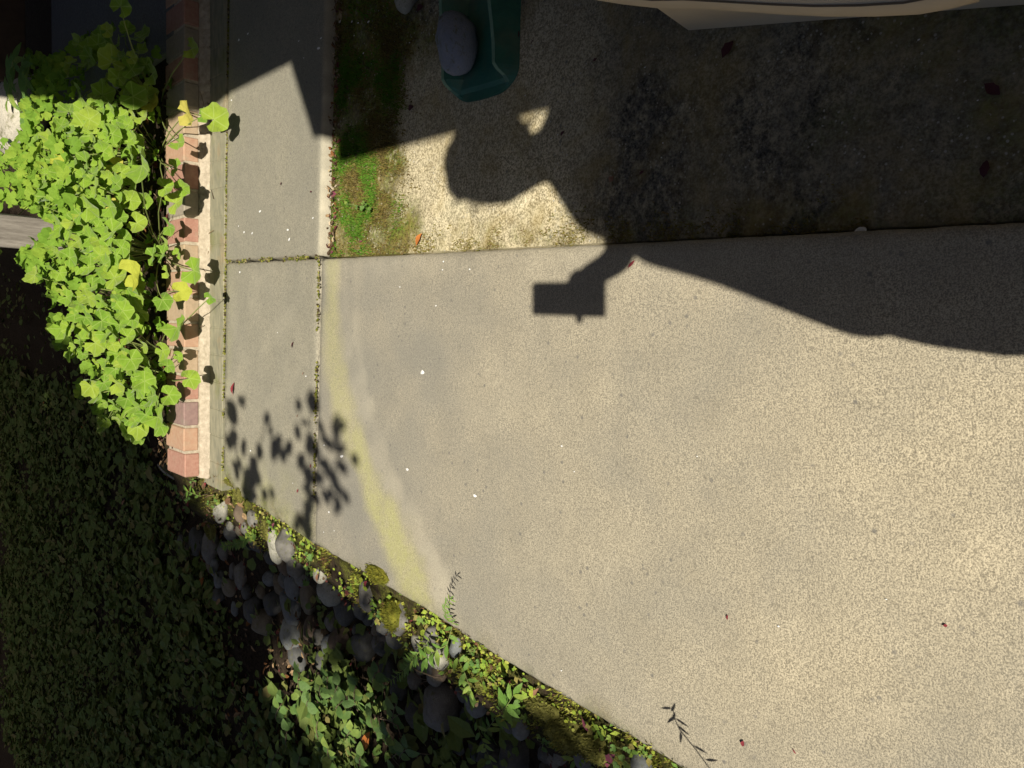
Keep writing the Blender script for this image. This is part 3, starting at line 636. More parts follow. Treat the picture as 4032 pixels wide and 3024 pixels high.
for i, (p, Z, hc) in enumerate(mind):
    if nl < 268:
        ger_leaf(p, rnd.choice([.055, .065, .075, .08, .09, .10, .115]), rnd.random() < .03); nl += 1
        if rnd.random() < .75: stem_to(p)
    else:
        M = frame_m(p, norm(S*.4+np.array([0, 0, .6])+rdir()*.5), rdir(), rnd.uniform(.045, .085)); me = GER[i % 7]; t = rnd.random()
        small.add([M @ v.co for v in me.vertices], [tuple(f.vertices) for f in me.polygons], t)
far_roots = [tpt(u, v, -.01) for u, v in ((.5, 4.9), (.8, 5.1), (1.1, 5.0), (.7, 5.5), (1.2, 5.6))]; roots += far_roots
nfar = 0
while nfar < 110:
    x, y = rnd.uniform(-25, 300), rnd.uniform(430, 1010); z = rnd.uniform(.14, .42)
    if x > 0 and not inside(PLP, x, y): continue
    if 380 < y < 560 and rnd.random() < .5 and x < 220: continue
    p = G(x, y, z); u, v = to_uv(p)
    if v > 6.3: continue
    nfar += 1; M = frame_m(p, norm(S*.5+np.array([0, 0, .5])+rdir()*.5), rdir(), rnd.uniform(.05, .10)); me = GER[nfar % 7]
    small.add([M @ v_.co for v_ in me.vertices], [tuple(f.vertices) for f in me.polygons], rnd.random())
    if rnd.random() < .6: stem_to(p)
# low under-leaves filling the bed
for i in range(420):
    for _ in range(40):
        u, v = rnd.uniform(-.5, 1.3), rnd.uniform(3.1, 5.2); p = tpt(u, v, rnd.uniform(.02, .09)); x, y, Z = proj(p)
        if inside(PLP, x, y) or inside(SHP, x, y): break
    else: continue
    M = frame_m(p, norm(np.array([0, 0, 1.0])+rdir()*.6), rdir(), rnd.uniform(.03, .06)); me = GER[i % 7]
    small.add([M @ v.co for v in me.vertices], [tuple(f.vertices) for f in me.polygons], rnd.random()*.6)
so = small.build('small_leaves', M_gers, pel, True, 'stuff')
stems.build('stems', M_stem, pel, False, 'stuff')

# a pointed-leaf plant at the far left top, in front of the board wall
LANC = ovate_mesh('lance_leaf', .34, M_weed); 
def sprig(name, label, cat, px_pts, z_of, leaf, lsize, spacing=.02, group=None, r=.0012, mat_stem=None, spread=.9, upb=.6, from_ground=True):
    """a stem through points of the photo (at given heights) with leaves set along it"""
    P = [G(x, y, z_of(i/(len(px_pts)-1), x, y)) if not callable(getattr(z_of, 'abs', None)) else None for i, (x, y) in enumerate(px_pts)]
    return sprig3(name, label, cat, P, leaf, lsize, spacing, group, r, mat_stem, spread, upb)
def sprig3(name, label, cat, P, leaf, lsize, spacing=.02, group=None, r=.0012, mat_stem=None, spread=.9, upb=.6, skip=0.0):
    root = thing(name, label, cat, P[0], group); mb = MB(); mb.tube(P, r, 4, r2=r*.6); mb.build('stem', mat_stem or M_stem, root)
    acc = 0; side = 1
    for a, b in zip(P, P[1:]):
        L = np.linalg.norm(b-a); t = norm(b-a); s = (spacing-acc) if acc else 0
        while s < L:
            p = a+t*s; perp = norm(np.cross(t, [0, 0, 1.0])+1e-6)
            if np.linalg.norm(p-P[0]) >= skip:
                tip = norm(t*.6+perp*side*spread+np.array([0, 0, .25])+rdir()*.25); n = norm(np.array([0, 0, upb])+S*.5+rdir()*.35)
                put('leaf', leaf, frame_m(p, n, tip, lsize*rnd.uniform(.7, 1.25)), root)
            side = -side; s += spacing*rnd.uniform(.8, 1.2)
        acc = 0
    tip = norm(P[-1]-P[-2]); put('leaf', leaf, frame_m(P[-1], norm(np.array([0, 0, upb])+S*.4), tip, lsize), root)
    return root
for k, (pp, lab) in enumerate([([(20, 460), (30, 380), (50, 240)], 'dark sprig with pointed leaves in shade before the brown boards'), ([(60, 520), (90, 420), (95, 330), (80, 260)], 'leafy sprig over the pale boulder half in sun')]):
    P = [uvw(*to_uv(G(x, y, .25+.12*i)), 0)+[0, 0, .05+.12*i] for i, (x, y) in enumerate(pp)]
    P = [G(x, y, z) for (x, y), z in zip(pp, np.linspace(.10, .34, len(pp)))]
    sprig3('leafy_sprig', lab, 'plant', P, LANC, .10, .045, r=.003)

# ---------------------------------------------------------------- ground cover in the shade, dry litter
def scatter_leaf(mb, p, n, tip, size, wid, t):
    n = norm(n); t_ = norm(tip-n*np.dot(tip, n)); b = np.cross(n, t_)*wid*size*.5; f = n*size*.06
    mb.add([p, p+t_*size*.35+b+f, p+t_*size*.72+b*.85+f, p+t_*size-f, p+t_*size*.72-b*.85+f, p+t_*size*.35-b+f, p+t_*size*.45], [(0, 6, 1), (1, 6, 2), (2, 6, 3), (3, 6, 4), (4, 6, 5), (5, 6, 0)], t)
mb = MB(); cnt = 0
for i in range(110000):
    u, v = rnd.uniform(-4.6, .6), rnd.uniform(.5, 9.3); s = edge_u(v)-u
    lo = .42 if v < 3 else .28
    if s < lo+.12*fbm(u*4, v*4, 8): continue
    d = sstep(lo, lo+.5, s)
    if v > 3.2: d *= .25+.75*sstep(.9, 1.6, s)
    if rnd.random() > .35+.65*d: continue
    if fbm(u*1.6, v*1.6, 4) < -.25 and rnd.random() < .7: continue
    p = tpt(u, v, rnd.uniform(.0, .075)); x, y, Z = proj(p)
    if not (-150 < x < 4200 and -100 < y < 3250): continue
    if v > 2.7 and s < 1.15 and rnd.random() < .86: continue
    big = rnd.random() < .08
    scatter_leaf(mb, p, np.array([0, 0, 1.0])+rdir()*.55, rdir()*[1, 1, .3], rnd.uniform(.065, .11) if big else rnd.uniform(.030, .048)*(1.5 if fbm(u*2.2, v*2.2, 30) > .05 else .95), rnd.uniform(.55, .8), min(1, max(0, rnd.gauss(.4, .28)))); cnt += 1
    if cnt > 30000: break
gc = mb.build('ground_cover', M_cover, kind='stuff'); tag(gc, 'dense dark green creeping ground cover in deep shade', 'ground cover')
mb = MB()
LC = [(.20, .085, .03), (.13, .07, .04), (.26, .16, .08), (.08, .05, .03), (.33, .22, .12), (.12, .03, .03), (.16, .11, .07)]
for i in range(2600):
    k = rnd.random()
    if k < .45: u, v = rnd.uniform(-1.0, .9), rnd.uniform(3.08, 4.8)
    elif k < .75: u, v = rnd.uniform(-2.0, -.6), rnd.uniform(2.6, 4.6)
    else:
        v = rnd.uniform(.5, 3.0); u = edge_u(v)-rnd.uniform(.05, .9)
    if u > .95 and v > 3.0: continue
    if v < 2.8 and u > edge_u(v)-.02: continue
    p = tpt(u, v, rnd.uniform(.004, .03)); scatter_leaf(mb, p, np.array([0, 0, 1.0])+rdir()*.6, rdir()*[1, 1, .2], rnd.uniform(.008, .02) if k > .75 else rnd.uniform(.015, .045), rnd.uniform(.3, .7), rnd.choice(LC) if k < .75 else rnd.choice(LC[3:4]+LC[1:2]+LC[5:]))
for i in range(260):     # a few twigs in it
    v = rnd.uniform(2.9, 4.6); u = rnd.uniform(-.9, .9); p = tpt(u, v, .012); d = rdir()*[1, 1, .15]; mb.tube([p, p+d*.03, p+d*.07+rdir()*.01], .0016, 3, rnd.choice([(.22, .15, .09), (.30, .22, .13), (.10, .07, .05)]))
lt = mb.build('leaf_litter', M_litter, kind='stuff'); tag(lt, 'brown dry leaf litter and twigs under the plants', 'leaf litter')

# ---------------------------------------------------------------- moss and seedlings along the edge, moss on the pad
mb = MB()
MC = [(.28, .32, .04), (.38, .40, .06), (.18, .22, .03), (.20, .16, .04), (.46, .46, .09), (.14, .09, .045), (.22, .11, .055)]
def tuft(p, h, r, col, n=3):
    for _ in range(n):
        a = rnd.uniform(0, 6.28); d = np.array([math.cos(a), math.sin(a), 0]); e = np.array([-d[1], d[0], 0]); q = p+d*r*rnd.random()
        mb.add([q-e*r*.35, q+e*r*.35, q+d*r*.8+[0, 0, h*rnd.uniform(.6, 1.2)]], [(0, 1, 2)], col)
for i in range(9500):
    v = rnd.uniform(.55, 3.02); s = abs(rnd.gauss(.0, .11)); u = edge_u(v)-s+.008
    if fbm(u*7, v*7, 6)+.5*fbm(u*22, v*22, 3) < .06: continue
    p = tpt(u, v, .002)
    if s < .006: p[2] = .001
    g = fbm(u*3.5, v*3.5, 12); c = rnd.choice(MC[:5] if g > -.1 else MC[2:])
    tuft(p, rnd.uniform(.004, .011), rnd.uniform(.003, .007), c)
for (x, y, r1, r2, z0) in [(1482, 2262, .026, .060, .002), (850, 1975, .05, .07, -.035), (1862, 2672, .036, .05, -.055), (2215, 2890, .042, .06, -.05), (2130, 2795, .03, .05, -.04), (2330, 2950, .03, .05, -.04), (1545, 2420, .05, .05, -.04), (900, 1900, .015, .05, .0), (940, 1950, .03, .03, .0), (830, 2080, .05, .04, -.09), (1050, 2080, .05, .03, -.05)]:
    c0 = G(x, y, z0); col0 = [(.20, .21, .025), (.26, .25, .03), (.15, .15, .02)] if x < 1550 and x > 1400 else [(.20, .19, .05), (.24, .23, .06), (.14, .14, .03), (.28, .27, .07)]
    NU, NV = 12, 5; VV = []; FF = []
    for j in range(NV+1):
        for i in range(NU):
            a = 2*math.pi*i/NU; e = math.pi/2*j/NV; k = 1+.2*fbm(math.cos(a)*1.5+x, math.sin(a)*1.5+j*.3)
            VV.append(c0+WU*r1*k*math.cos(e)*math.cos(a)+WV*r2*k*math.cos(e)*math.sin(a)+[0, 0, min(r1, r2)*.55*k*math.sin(e)-.006])
    for j in range(NV):
        for i in range(NU): FF.append((j*NU+i, j*NU+(i+1) % NU, (j+1)*NU+(i+1) % NU, (j+1)*NU+i))
    b_ = len(mb.c); mb.add(VV, FF, col0[0]); mb.c[b_:] = [tuple(np.array(rnd.choice(col0))*rnd.uniform(.6, 1.1)) for _ in VV]
    for _ in range(int(260*r1*r2/.0025)):
        a, q = rnd.uniform(0, 6.28), math.sqrt(rnd.random()); e = math.sqrt(1-q*q*.98)
        tuft(c0+WU*r1*q*math.cos(a)+WV*r2*q*math.sin(a)+[0, 0, min(r1, r2)*.55*e-.006], rnd.uniform(.004, .010), .004, rnd.choice(col0), 2)
em = mb.build('edge_moss', M_moss, kind='stuff'); tag(em, 'yellow green moss growing along the path edge and between the cobbles', 'moss')
mb = MB()
for i in range(30000):
    u = rnd.uniform(UJ+.005, 1.15); q = rnd.uniform(.018, .46); v = VJ-q
    dens = sstep(.44, .26, q+.12*fbm(u*5, v*5, 7))*(.55+1.3*fbm(u*8, v*8, 1)+.15)*(1-.7*sstep(.62, .85, u))
    if u < UJ+.025: dens = max(dens, .25)
    if rnd.random() > dens: continue
    k = fbm(u*7, v*7, 9)+rnd.uniform(-.25, .25)-(q-.17)*1.9; c = (.10, .24, .02) if k > .12 else (.14, .25, .03) if k > 0 else (.20, .22, .04) if k > -.18 else rnd.choice([(.20, .15, .04), (.26, .21, .07), (.15, .11, .04)])
    tuft(uvw(u, v, -.029), rnd.uniform(.004, .011), rnd.uniform(.003, .006), c, 2)
for i in range(2500):
    v = rnd.uniform(.5, VJ-.05); u = UJ+abs(rnd.gauss(.012, .025))
    if fbm(u*12, v*12, 3) < -.05: continue
    tuft(uvw(u, v, -.029), rnd.uniform(.003, .008), .004, rnd.choice([(.24, .20, .05), (.28, .24, .08), (.18, .17, .03), (.22, .15, .06)]), 2)
pm = mb.build('patio_moss', M_moss, kind='stuff'); tag(pm, 'bright green moss and fine grass spreading on the lower patio concrete', 'moss')
# litter in the gutter along the step
mb = MB()
for i in range(420):
    u = rnd.uniform(UJ+.01, 1.2); v = VJ-rnd.uniform(.008, .045); scatter_leaf(mb, uvw(u, v, -.026+rnd.uniform(0, .008)), np.array([0, 0, 1.])+rdir()*.6, rdir()*[1, 1, .2], rnd.uniform(.006, .022), rnd.uniform(.25, .6), rnd.choice(LC+[(.4, .33, .2), (.5, .42, .3)]))
gl = mb.build('gutter_litter', M_litter, kind='stuff'); tag(gl, 'dry bits and small leaves lying along the foot of the walk step', 'leaf litter')
# seedlings: small round leaves in the edge strip
mb = MB()
for i in range(800):
    v = rnd.uniform(.6, 3.0); s = abs(rnd.gauss(.03, .085))+.004; u = edge_u(v)-s
    if fbm(u*6, v*6, 21) < -.05: continue
    M = frame_m(tpt(u, v, rnd.uniform(.006, .02)), norm(np.array([0, 0, 1.0])+S*.4+rdir()*.4), rdir(), rnd.uniform(.004, .011)*(1.9 if rnd.random() < .1 else 1)); a = [M @ Vector((math.cos(k*1.047)*.5, math.sin(k*1.047)*.5, 0)) for k in range(6)]
    mb.add(a, [(0, 1, 2, 3, 4, 5)], rnd.choice([(.32, .42, .05), (.40, .46, .06), (.26, .36, .05), (.44, .46, .10)]))
for i in range(260):
    v = rnd.uniform(.6, 2.95); s = abs(rnd.gauss(.06, .07)); u = edge_u(v)-s
    if fbm(u*5, v*5, 40) < .0: continue
    b_ = tpt(u, v, .004)
    for k in range(rnd.randint(2, 5)):
        d_ = norm(np.array([rnd.gauss(0, 1), rnd.gauss(0, 1), .5])); p = b_+d_*rnd.uniform(.008, .028); n_ = norm(np.array([0, 0, .8])+S*.4+rdir()*.4); t_ = norm(d_-n_*np.dot(d_, n_)); q_ = np.cross(n_, t_); L_ = rnd.uniform(.010, .024); w_ = L_*rnd.uniform(.22, .45)
        mb.add([p, p+t_*L_*.45+q_*w_, p+t_*L_, p+t_*L_*.45-q_*w_], [(0, 1, 2, 3)], rnd.choice([(.22, .36, .05), (.28, .42, .06), (.36, .46, .07), (.16, .28, .05), (.30, .26, .08)]))
sg = mb.build('seedlings', M_moss, kind='stuff'); tag(sg, 'tiny pale green seedlings dotted along the path edge', 'seedlings')

# ---------------------------------------------------------------- shrub with oval leaves in the dappled spot
OV = ovate_mesh('oval_leaf', .64, M_shrub, .15, .2)
sh = thing('oval_leaf_shrub', 'low shrub of oval green leaves catching a patch of sun below the cobbles', 'shrub', hit(1320, 2800))
tw = MB()
def shz(x, y): return hit(x, y)[2]
tips = [(1290, 2665), (1180, 2650), (1480, 2650), (1260, 2700), (1400, 2700), (1560, 2770), (1110, 2770), (1350, 2760), (1460, 2820), (1250, 2840), (1130, 2880), (1380, 2880), (1520, 2900), (1290, 2950), (1180, 2980), (1090, 2960), (1600, 2950), (1420, 2980), (1330, 2700), (1210, 2760)]
npart = 0
for x, y in tips:
    b = hit(x+rnd.uniform(-30, 60), y+rnd.uniform(40, 120)); t = hit(x, y)+np.array([0, 0, rnd.uniform(.10, .17)]); t = lerp(t, G(x, y, t[2]), 1.0)
    m = lerp(b, t, .55)+[0, 0, .03]; P = [b*(1-k)**2+2*k*(1-k)*m+t*k*k for k in np.linspace(0, 1, 6)]; tw.tube(P, .0024, 4, r2=.0012)
    side = 1
    for k in np.linspace(.3, 1.0, 7):
        p = b*(1-k)**2+2*k*(1-k)*m+t*k*k; d = norm(t-b); pe = norm(np.cross(d, [0, 0, 1])); side = -side
        put('leaf', OV, frame_m(p, norm(np.array([0, 0, .6])+S*.5+rdir()*.4), norm(d*.7+pe*side*.9+rdir()*.3), rnd.uniform(.036, .060)), sh); npart += 1
for i in range(120):
    x, y = rnd.uniform(1050, 1620), rnd.uniform(2700, 3024); p = hit(x, y)+[0, 0, rnd.uniform(.02, .12)]
    put('leaf', OV, frame_m(p, norm(np.array([0, 0, .8])+rdir()*.5), rdir()*[1, 1, .3], rnd.uniform(.032, .058)), sh)
tw.build('twigs', M_twig, sh, False, 'stuff')
# bare twig to the right of it
def twig(label, pts_, r=.003, br=()):
    P = [hit(x, y)+[0, 0, h] for x, y, h in pts_]; root = thing('bare_twig', label, 'twig', P[0]); mb = MB(); mb.tube(P, r, 5, r2=r*.5)
    for bb in br: mb.tube([hit(x, y)+[0, 0, h] for x, y, h in bb], r*.7, 4, r2=r*.3)
    mb.build('stem', M_twig, root)
twig('pale forked twig lying over the dark cobbles beside the oval-leaf shrub', [(1700, 3010, .03), (1690, 2940, .06), (1655, 2920, .08), (1680, 2880, .1), (1660, 2820, .1), (1620, 2790, .11), (1600, 2780, .11)], .0035, [[(1600, 2790, .11), (1650, 2792, .12), (1712, 2758, .14)], [(1605, 2790, .11), (1625, 2760, .13)], [(1655, 2920, .08), (1600, 2960, .06), (1610, 3000, .04)], [(1690, 2940, .06), (1740, 2950, .05)]])
twig('thin grey stick on the dark leaf litter left of the cobbles', [(485, 2110, .02), (560, 2104, .02), (640, 2098, .02)], .007)
twig('brown curled root loop hanging below the white cobble', [(1640, 2590, .05), (1700, 2620, .05), (1760, 2650, .04), (1810, 2640, .05)], .0025, [[(1640, 2600, .05), (1680, 2660, .03), (1720, 2670, .03), (1680, 2680, .02), (1690, 2720, .0)]])

# ---------------------------------------------------------------- vines and weeds on the bank
NAR = ovate_mesh('narrow_leaf', .24, M_vine, .1, .1); NARW = ovate_mesh('narrow_leaf_wide', .36, M_vine, .1, .15)
def vine(label, pts_, leaf, ls, sp, r=.0011):
    P = [hit(x, y)+[0, 0, h] for x, y, h in pts_]; P = [G(x, y, p[2]) for (x, y, h), p in zip(pts_, P)]
    sprig3('trailing_vine', label, 'vine', P, leaf, ls, sp, 'vines trailing over the cobbles', r)
vine('lime green vine sprig trailing below the left end of the bricks', [(790, 1955, .03), (740, 1935, .04), (690, 1925, .05), (640, 1895, .06), (590, 1880, .07), (572, 1835, .09)], NARW, .026, .012)
vine('short vine sprig with a tiny white flower over the shaded upper cobbles', [(1000, 2105, .03), (965, 2130, .05), (925, 2142, .07), (880, 2150, .08)], NARW, .03, .013)
vine('thin vine with needle-like leaves reaching left from the white cobble', [(1690, 2520, .05), (1640, 2580, .08), (1590, 2640, .10), (1540, 2680, .12), (1500, 2712, .13)], NAR, .026, .011)
vine('vine arching over the lichen-white cobble near the path edge', [(1780, 2470, .02), (1760, 2540, .05), (1720, 2560, .07), (1680, 2590, .07), (1650, 2610, .08)], NARW, .034, .016)
vine('long vine running down past the big grey cobble to the bottom', [(1800, 2590, .03), (1830, 2650, .05), (1855, 2720, .06), (1862, 2780, .08), (1880, 2860, .10), (1905, 2930, .10), (1950, 3040, .08)], NARW, .032, .017)
vine('leafy vine branch crossing the shaded gap beside the mossy mound', [(1905, 2890, .06), (1950, 2830, .09), (1995, 2780, .10), (2020, 2740, .10)], NARW, .040, .02)
vine('vine on the moss at the bottom of the path edge', [(2330, 3040, .03), (2290, 3000, .05), (2260, 2990, .06)], NARW, .036, .018)
# upright thin sprig whose shadow lies on the path
P = []
for (x, y), s_ in zip([(1786, 2468), (1772, 2411), (1770, 2352), (1775, 2308), (1800, 2262)], (.01, .05, .09, .12, .15)): P.append(G(x, y)+S*s_)
P[0] = tpt(*to_uv(P[0]+WU*-.015), .0)
sprig3('thin_sprig', 'thin upright vine sprig at the slab edge with its shadow on the path', 'vine', P, NAR, .014, .008, r=.0008)
# vine outside the lower edge that throws its shadow on the path
SH = [(2650, 2790), (2655, 2826), (2675, 2871), (2695, 2896), (2740, 2951), (2790, 3020)]
P = [G(x, y)+S*(.22+.02*i) for i, (x, y) in enumerate(SH)]; P = P[::-1]; P = [tpt(*to_uv(P[0]+WU*-.12+WV*-.12), 0), lerp(tpt(*to_uv(P[0]+WU*-.12+WV*-.12), 0), P[0], .6)+[0, 0, .04]]+P
vroot = thing('arching_vine', 'thin vine arching over the path just below the picture', 'vine', P[0]); mb = MB(); mb.tube(P, .0012, 4); mb.build('stem', M_stem, vroot)
VL = ovate_mesh('vine_blade', .22, M_vine, .1, .1)
for x, y, a in [(2628, 2789, 185), (2651, 2787, 60), (2651, 2819, 80), (2640, 2830, 215), (2675, 2841, -40), (2685, 2871, -40), (2681, 2901, -90), (2747, 2946, -35), (2794, 2990, 5)]:
    p = G(x, y)+S*.25; d = G(x+30*math.cos(math.radians(a)), y-30*math.sin(math.radians(a)))-G(x, y); put('leaf', VL, frame_m(p-norm(d)*.010, S+rdir()*.5, d, .022), vroot)
# round-leaved weeds
RND = geranium_mesh(31); RND.materials.append(M_weed)
def weed(label, lst, dz=.03, mesh=RND):
    b = hit(*lst[0][:2]); root = thing('round_leaf_weed', label, 'weed', b, 'weeds along the path edge'); mb = MB()
    for x, y, s_ in lst:
        g = hit(x, y); p = G(x, y, g[2]+dz); mb.tube([b+[0, 0, .004], lerp(b, p, .6)+[0, 0, .012], p], .0009, 4)
        put('leaf', mesh, frame_m(p, norm(np.array([0, 0, .7])+S*.4+rdir()*.25), rdir()*[1, 1, .2], s_*proj(p)[2]/FPX), root)
    mb.build('stem', M_stem, root)
weed('round grey green weed leaves above the dark bank left of the moss', [(700, 1955, 18), (690, 1978, 18), (712, 1965, 16), (733, 1970, 22), (745, 1960, 18)])
weed('kidney shaped weed leaves beside the mossy pale cobble', [(820, 1980, 22), (850, 1972, 24), (838, 1996, 16), (858, 1985, 18)])
weed('cluster of heart shaped weed leaves over the lit blue grey cobble', [(1225, 2195, 34), (1210, 2235, 30), (1232, 2252, 36), (1248, 2270, 22), (1208, 2290, 36), (1213, 2262, 18), (1206, 2180, 20)], .05)
weed('single round weed leaf standing on bright moss near the algae stain', [(1654, 2436, 32)], .04)
weed('two round weed leaves by the small white cobble', [(1491, 2420, 32), (1510, 2470, 32)], .04)
weed('scalloped yellow green weed leaves left of the thin vine', [(1585, 2560, 36), (1575, 2578, 30), (1615, 2562, 28), (1600, 2540, 24)], .05)
weed('small weed rosette on the soil strip by the blue grey cobble', [(1852, 2560, 18), (1866, 2555, 16), (1860, 2575, 18), (1870, 2562, 14)])
weed('bright weed with oval leaves in the middle of the soil strip', [(1840, 2595, 30), (1860, 2610, 30), (1885, 2622, 26), (1870, 2640, 24), (1850, 2600, 26), (1880, 2605, 22)], .04)
weed('broad shaded weed under the mossy mound', [(2000, 2810, 46), (2035, 2800, 40), (2020, 2840, 50), (2060, 2830, 36), (2040, 2770, 36), (1990, 2850, 40)], .05)
weed('weed with yellowing leaves in the shade left of the moss mound', [(2145, 2920, 34), (2170, 2925, 32), (2185, 2945, 28), (2150, 2950, 34), (2120, 2900, 28)], .04)
weed('large leafed green weed near the purple leaf at the bottom edge', [(2398, 2905, 32), (2412, 2945, 34), (2465, 2950, 26), (2480, 2960, 24), (2450, 2985, 32), (2470, 3010, 40), (2430, 3010, 36)], .05)
weed('round leaf weed overhanging the slab edge by the pale cobble', [(2527, 2945, 30), (2548, 2975, 22), (2562, 2980, 22)], .03)
weed('tiny rounded weed at the foot of the last brick', [(760, 1888, 14), (770, 1896, 14), (752, 1900, 12)], .02)
weed('pale seedling pair near the left bricks on dark soil', [(655, 1870, 14), (640, 1736, 10), (650, 1866, 12)], .02)
root = thing('clover_sprig', 'small pale green clover leaves growing in the patio moss', 'weed', G(1420, 810, -.03)); mb = MB(); b = G(1420, 812, -.028)
for x, y, s_ in [(1404, 815, 20), (1430, 800, 24), (1428, 822, 26), (1455, 824, 24), (1362, 800, 16), (1368, 805, 14), (1440, 805, 16)]:
    p = G(x, y, -.008); mb.tube([b, p], .0007, 4); put('leaf', RND, frame_m(p, norm(np.array([0, 0, .8])+S*.3+rdir()*.2), rdir(), s_*proj(p)[2]/FPX), root)
mb.build('stem', M_stem, root)

# ---------------------------------------------------------------- fallen leaves and petals, one by one
def fl_mesh(k, wid, curl):
    q = random.Random(k); V = []; F = []; n = 6
    for i in range(n+1):
        t = i/n; w_ = wid*.5*math.sin(math.pi*(t*.96+.02))*(1+q.uniform(-.15, .15)); z = curl*math.sin(math.pi*t)+q.uniform(-.02, .02)
        V += [(t-.5, -w_, z+.28*w_), (t-.5, 0, z), (t-.5, w_*(1+q.uniform(-.2, .2)), z+.22*w_)]
    for i in range(n):
        for j in (0, 1): F.append((i*3+j, (i+1)*3+j, (i+1)*3+j+1, i*3+j+1))
    F.append((0, 1, 2)); V += [(-.5, -.012, .0), (-.5, .012, .0), (-.78, .03, .06)]; F.append((len(V)-3, len(V)-2, len(V)-1))
    me = bpy.data.meshes.new('fallen_%d' % k); me.from_pydata(V, [], F); me.polygons.foreach_set('use_smooth', [True]*len(F)); return me
FM = {k: simple(k+'_dead_leaf', a, b, 25, .6) for k, a, b in (('crimson', (.16, .022, .03), (.24, .04, .05)), ('maroon', (.055, .012, .018), (.085, .02, .026)), ('purple', (.14, .035, .06), (.22, .06, .09)), ('orange', (.42, .13, .03), (.55, .20, .05)), ('tan', (.45, .28, .14), (.55, .36, .2)), ('yellow', (.5, .42, .13), (.6, .5, .2)), ('brown', (.2, .10, .06), (.28, .15, .09)))}
def fallen(px, py, size, ang, colr, label, z=0.0, wid=.45, on=None, lift_=.0015):
    p = hit(px, py)+[0, 0, .01] if on == 't' else G(px, py, z)
    me = fl_mesh(rnd.randrange(999), wid, rnd.uniform(.03, .12)); me.materials.append(FM[colr])
    d = G(px+40*math.cos(math.radians(ang)), py-40*math.sin(math.radians(ang)), p[2])-G(px, py, p[2])
    o = bpy.data.objects.new('fallen_leaf', me); C.objects.link(o); o.matrix_basis = frame_m(p+np.array([0, 0, lift_]), norm(np.array([0, 0, 1.0])+rdir()*.12), d, size*proj(p)[2]/FPX)
    tag(o, label, 'leaf', 'fallen leaves'); return o
Zp = -.028
fallen(1657, 943, 62, 60, 'orange', 'curled bright orange leaf on the sunny patio corner', Zp, .42, lift_=.006)
fallen(921, 1530, 50, 85, 'crimson', 'crimson pointed leaf on the walk beside the bricks', .004, .36)
fallen(1154, 1358, 28, 75, 'maroon', 'small dark red leaf in the middle of the left walk slab', .003, .4)
fallen(1195, 1471, 14, 80, 'brown', 'tiny brown curl on the walk near the green stain', .003, .3)
fallen(1172, 1638, 16, 70, 'brown', 'hooked brown bit on the walk above the leaf shadows', .003, .3)
fallen(1225, 1835, 16, 90, 'crimson', 'small red fleck between the blurred leaf shadows', .003, .5)
fallen(1174, 1933, 16, 80, 'crimson', 'small red fleck left of the blurred leaf shadows', .003, .5)
fallen(1108, 724, 14, 70, 'maroon', 'tiny dark red leaf on the upper walk slab', .006, .6)
fallen(1226, 755, 12, 30, 'maroon', 'dark speck of leaf near the step edge', .006, .6)
fallen(1316, 766, 36, 30, 'purple', 'round purple leaf in the gutter beside the moss', Zp, .85)
fallen(1312, 803, 28, 20, 'brown', 'reddish folded leaf just below the round purple leaf', Zp, .5)
fallen(1322, 856, 22, 60, 'purple', 'small purple leaf lower in the mossy gutter', Zp, .7)
fallen(1309, 994, 26, 40, 'purple', 'purple leaf in the corner where the slabs meet', Zp, .6)
fallen(1422, 950, 22, 20, 'purple', 'dark curled purple leaf in the moss near the slab', Zp, .4)
fallen(2043, 135, 28, 95, 'maroon', 'maroon leaf scrap beside the splash block', Zp, .7)
fallen(2098, 165, 20, 60, 'maroon', 'thin dark leaf scrap right of the splash block', Zp, .3)
fallen(2345, 236, 22, 40, 'maroon', 'curved maroon leaf in the middle of the shaded patio', Zp, .5)
fallen(2410, 706, 28, 60, 'brown', 'square brown leaf scrap on the patio near the shoulder shadow', Zp, .9)
fallen(2217, 526, 26, 50, 'maroon', 'dark red leaf below the small patch of sun', Zp, .5)
fallen(2528, 680, 26, 40, 'maroon', 'dark maroon leaf on the shaded patio right of the brown scrap', Zp, .45)
fallen(2868, 195, 70, 60, 'maroon', 'large dark maroon leaf beneath the beige box', Zp, .6)
fallen(3908, 352, 76, -35, 'maroon', 'ragged dark maroon leaf at the far right of the patio', Zp, .5)
fallen(3880, 665, 66, 80, 'maroon', 'broad dark purple leaf low at the right of the patio', Zp, .6)
fallen(1655, 32, 52, 20, 'maroon', 'dark red leaf under the pale rock by the splash block', Zp, .6)
fallen(1373, 345, 26, 80, 'maroon', 'dark red leaf on the shaded moss', Zp, .6)
fallen(1620, 425, 38, 20, 'maroon', 'faint dark red leaf on the shaded mossy concrete', Zp, .6)
fallen(2488, 1040, 42, 50, 'crimson', 'twisted red leaf stalk at the edge of the arm shadow', .002, .28)
fallen(2866, 2430, 22, 80, 'crimson', 'red leaf fleck alone on the open path', .002, .45)
fallen(2927, 2927, 24, 75, 'crimson', 'dark red leaf near the bottom of the path', .002, .7)
fallen(3130, 2958, 20, -55, 'crimson', 'thin red leaf right of the dark red one near the bottom', .002, .3)
fallen(3724, 2462, 18, 10, 'crimson', 'small red leaf at the far right of the sunny path', .002, .6)
fallen(2332, 2842, 50, -65, 'purple', 'folded dark purple leaf on the moss at the slab edge', -.02, .38, 't', .012)
fallen(2440, 2962, 60, 30, 'purple', 'large dark purple leaf in the weeds at the bottom edge', 0, .6, 't', .02)
fallen(2415, 2998, 30, 10, 'purple', 'small purple leaf below the large purple one', 0, .5, 't', .01)
fallen(2135, 2715, 44, 60, 'brown', 'reddish brown curled leaf in the edge moss', 0, .35, 't', .01)
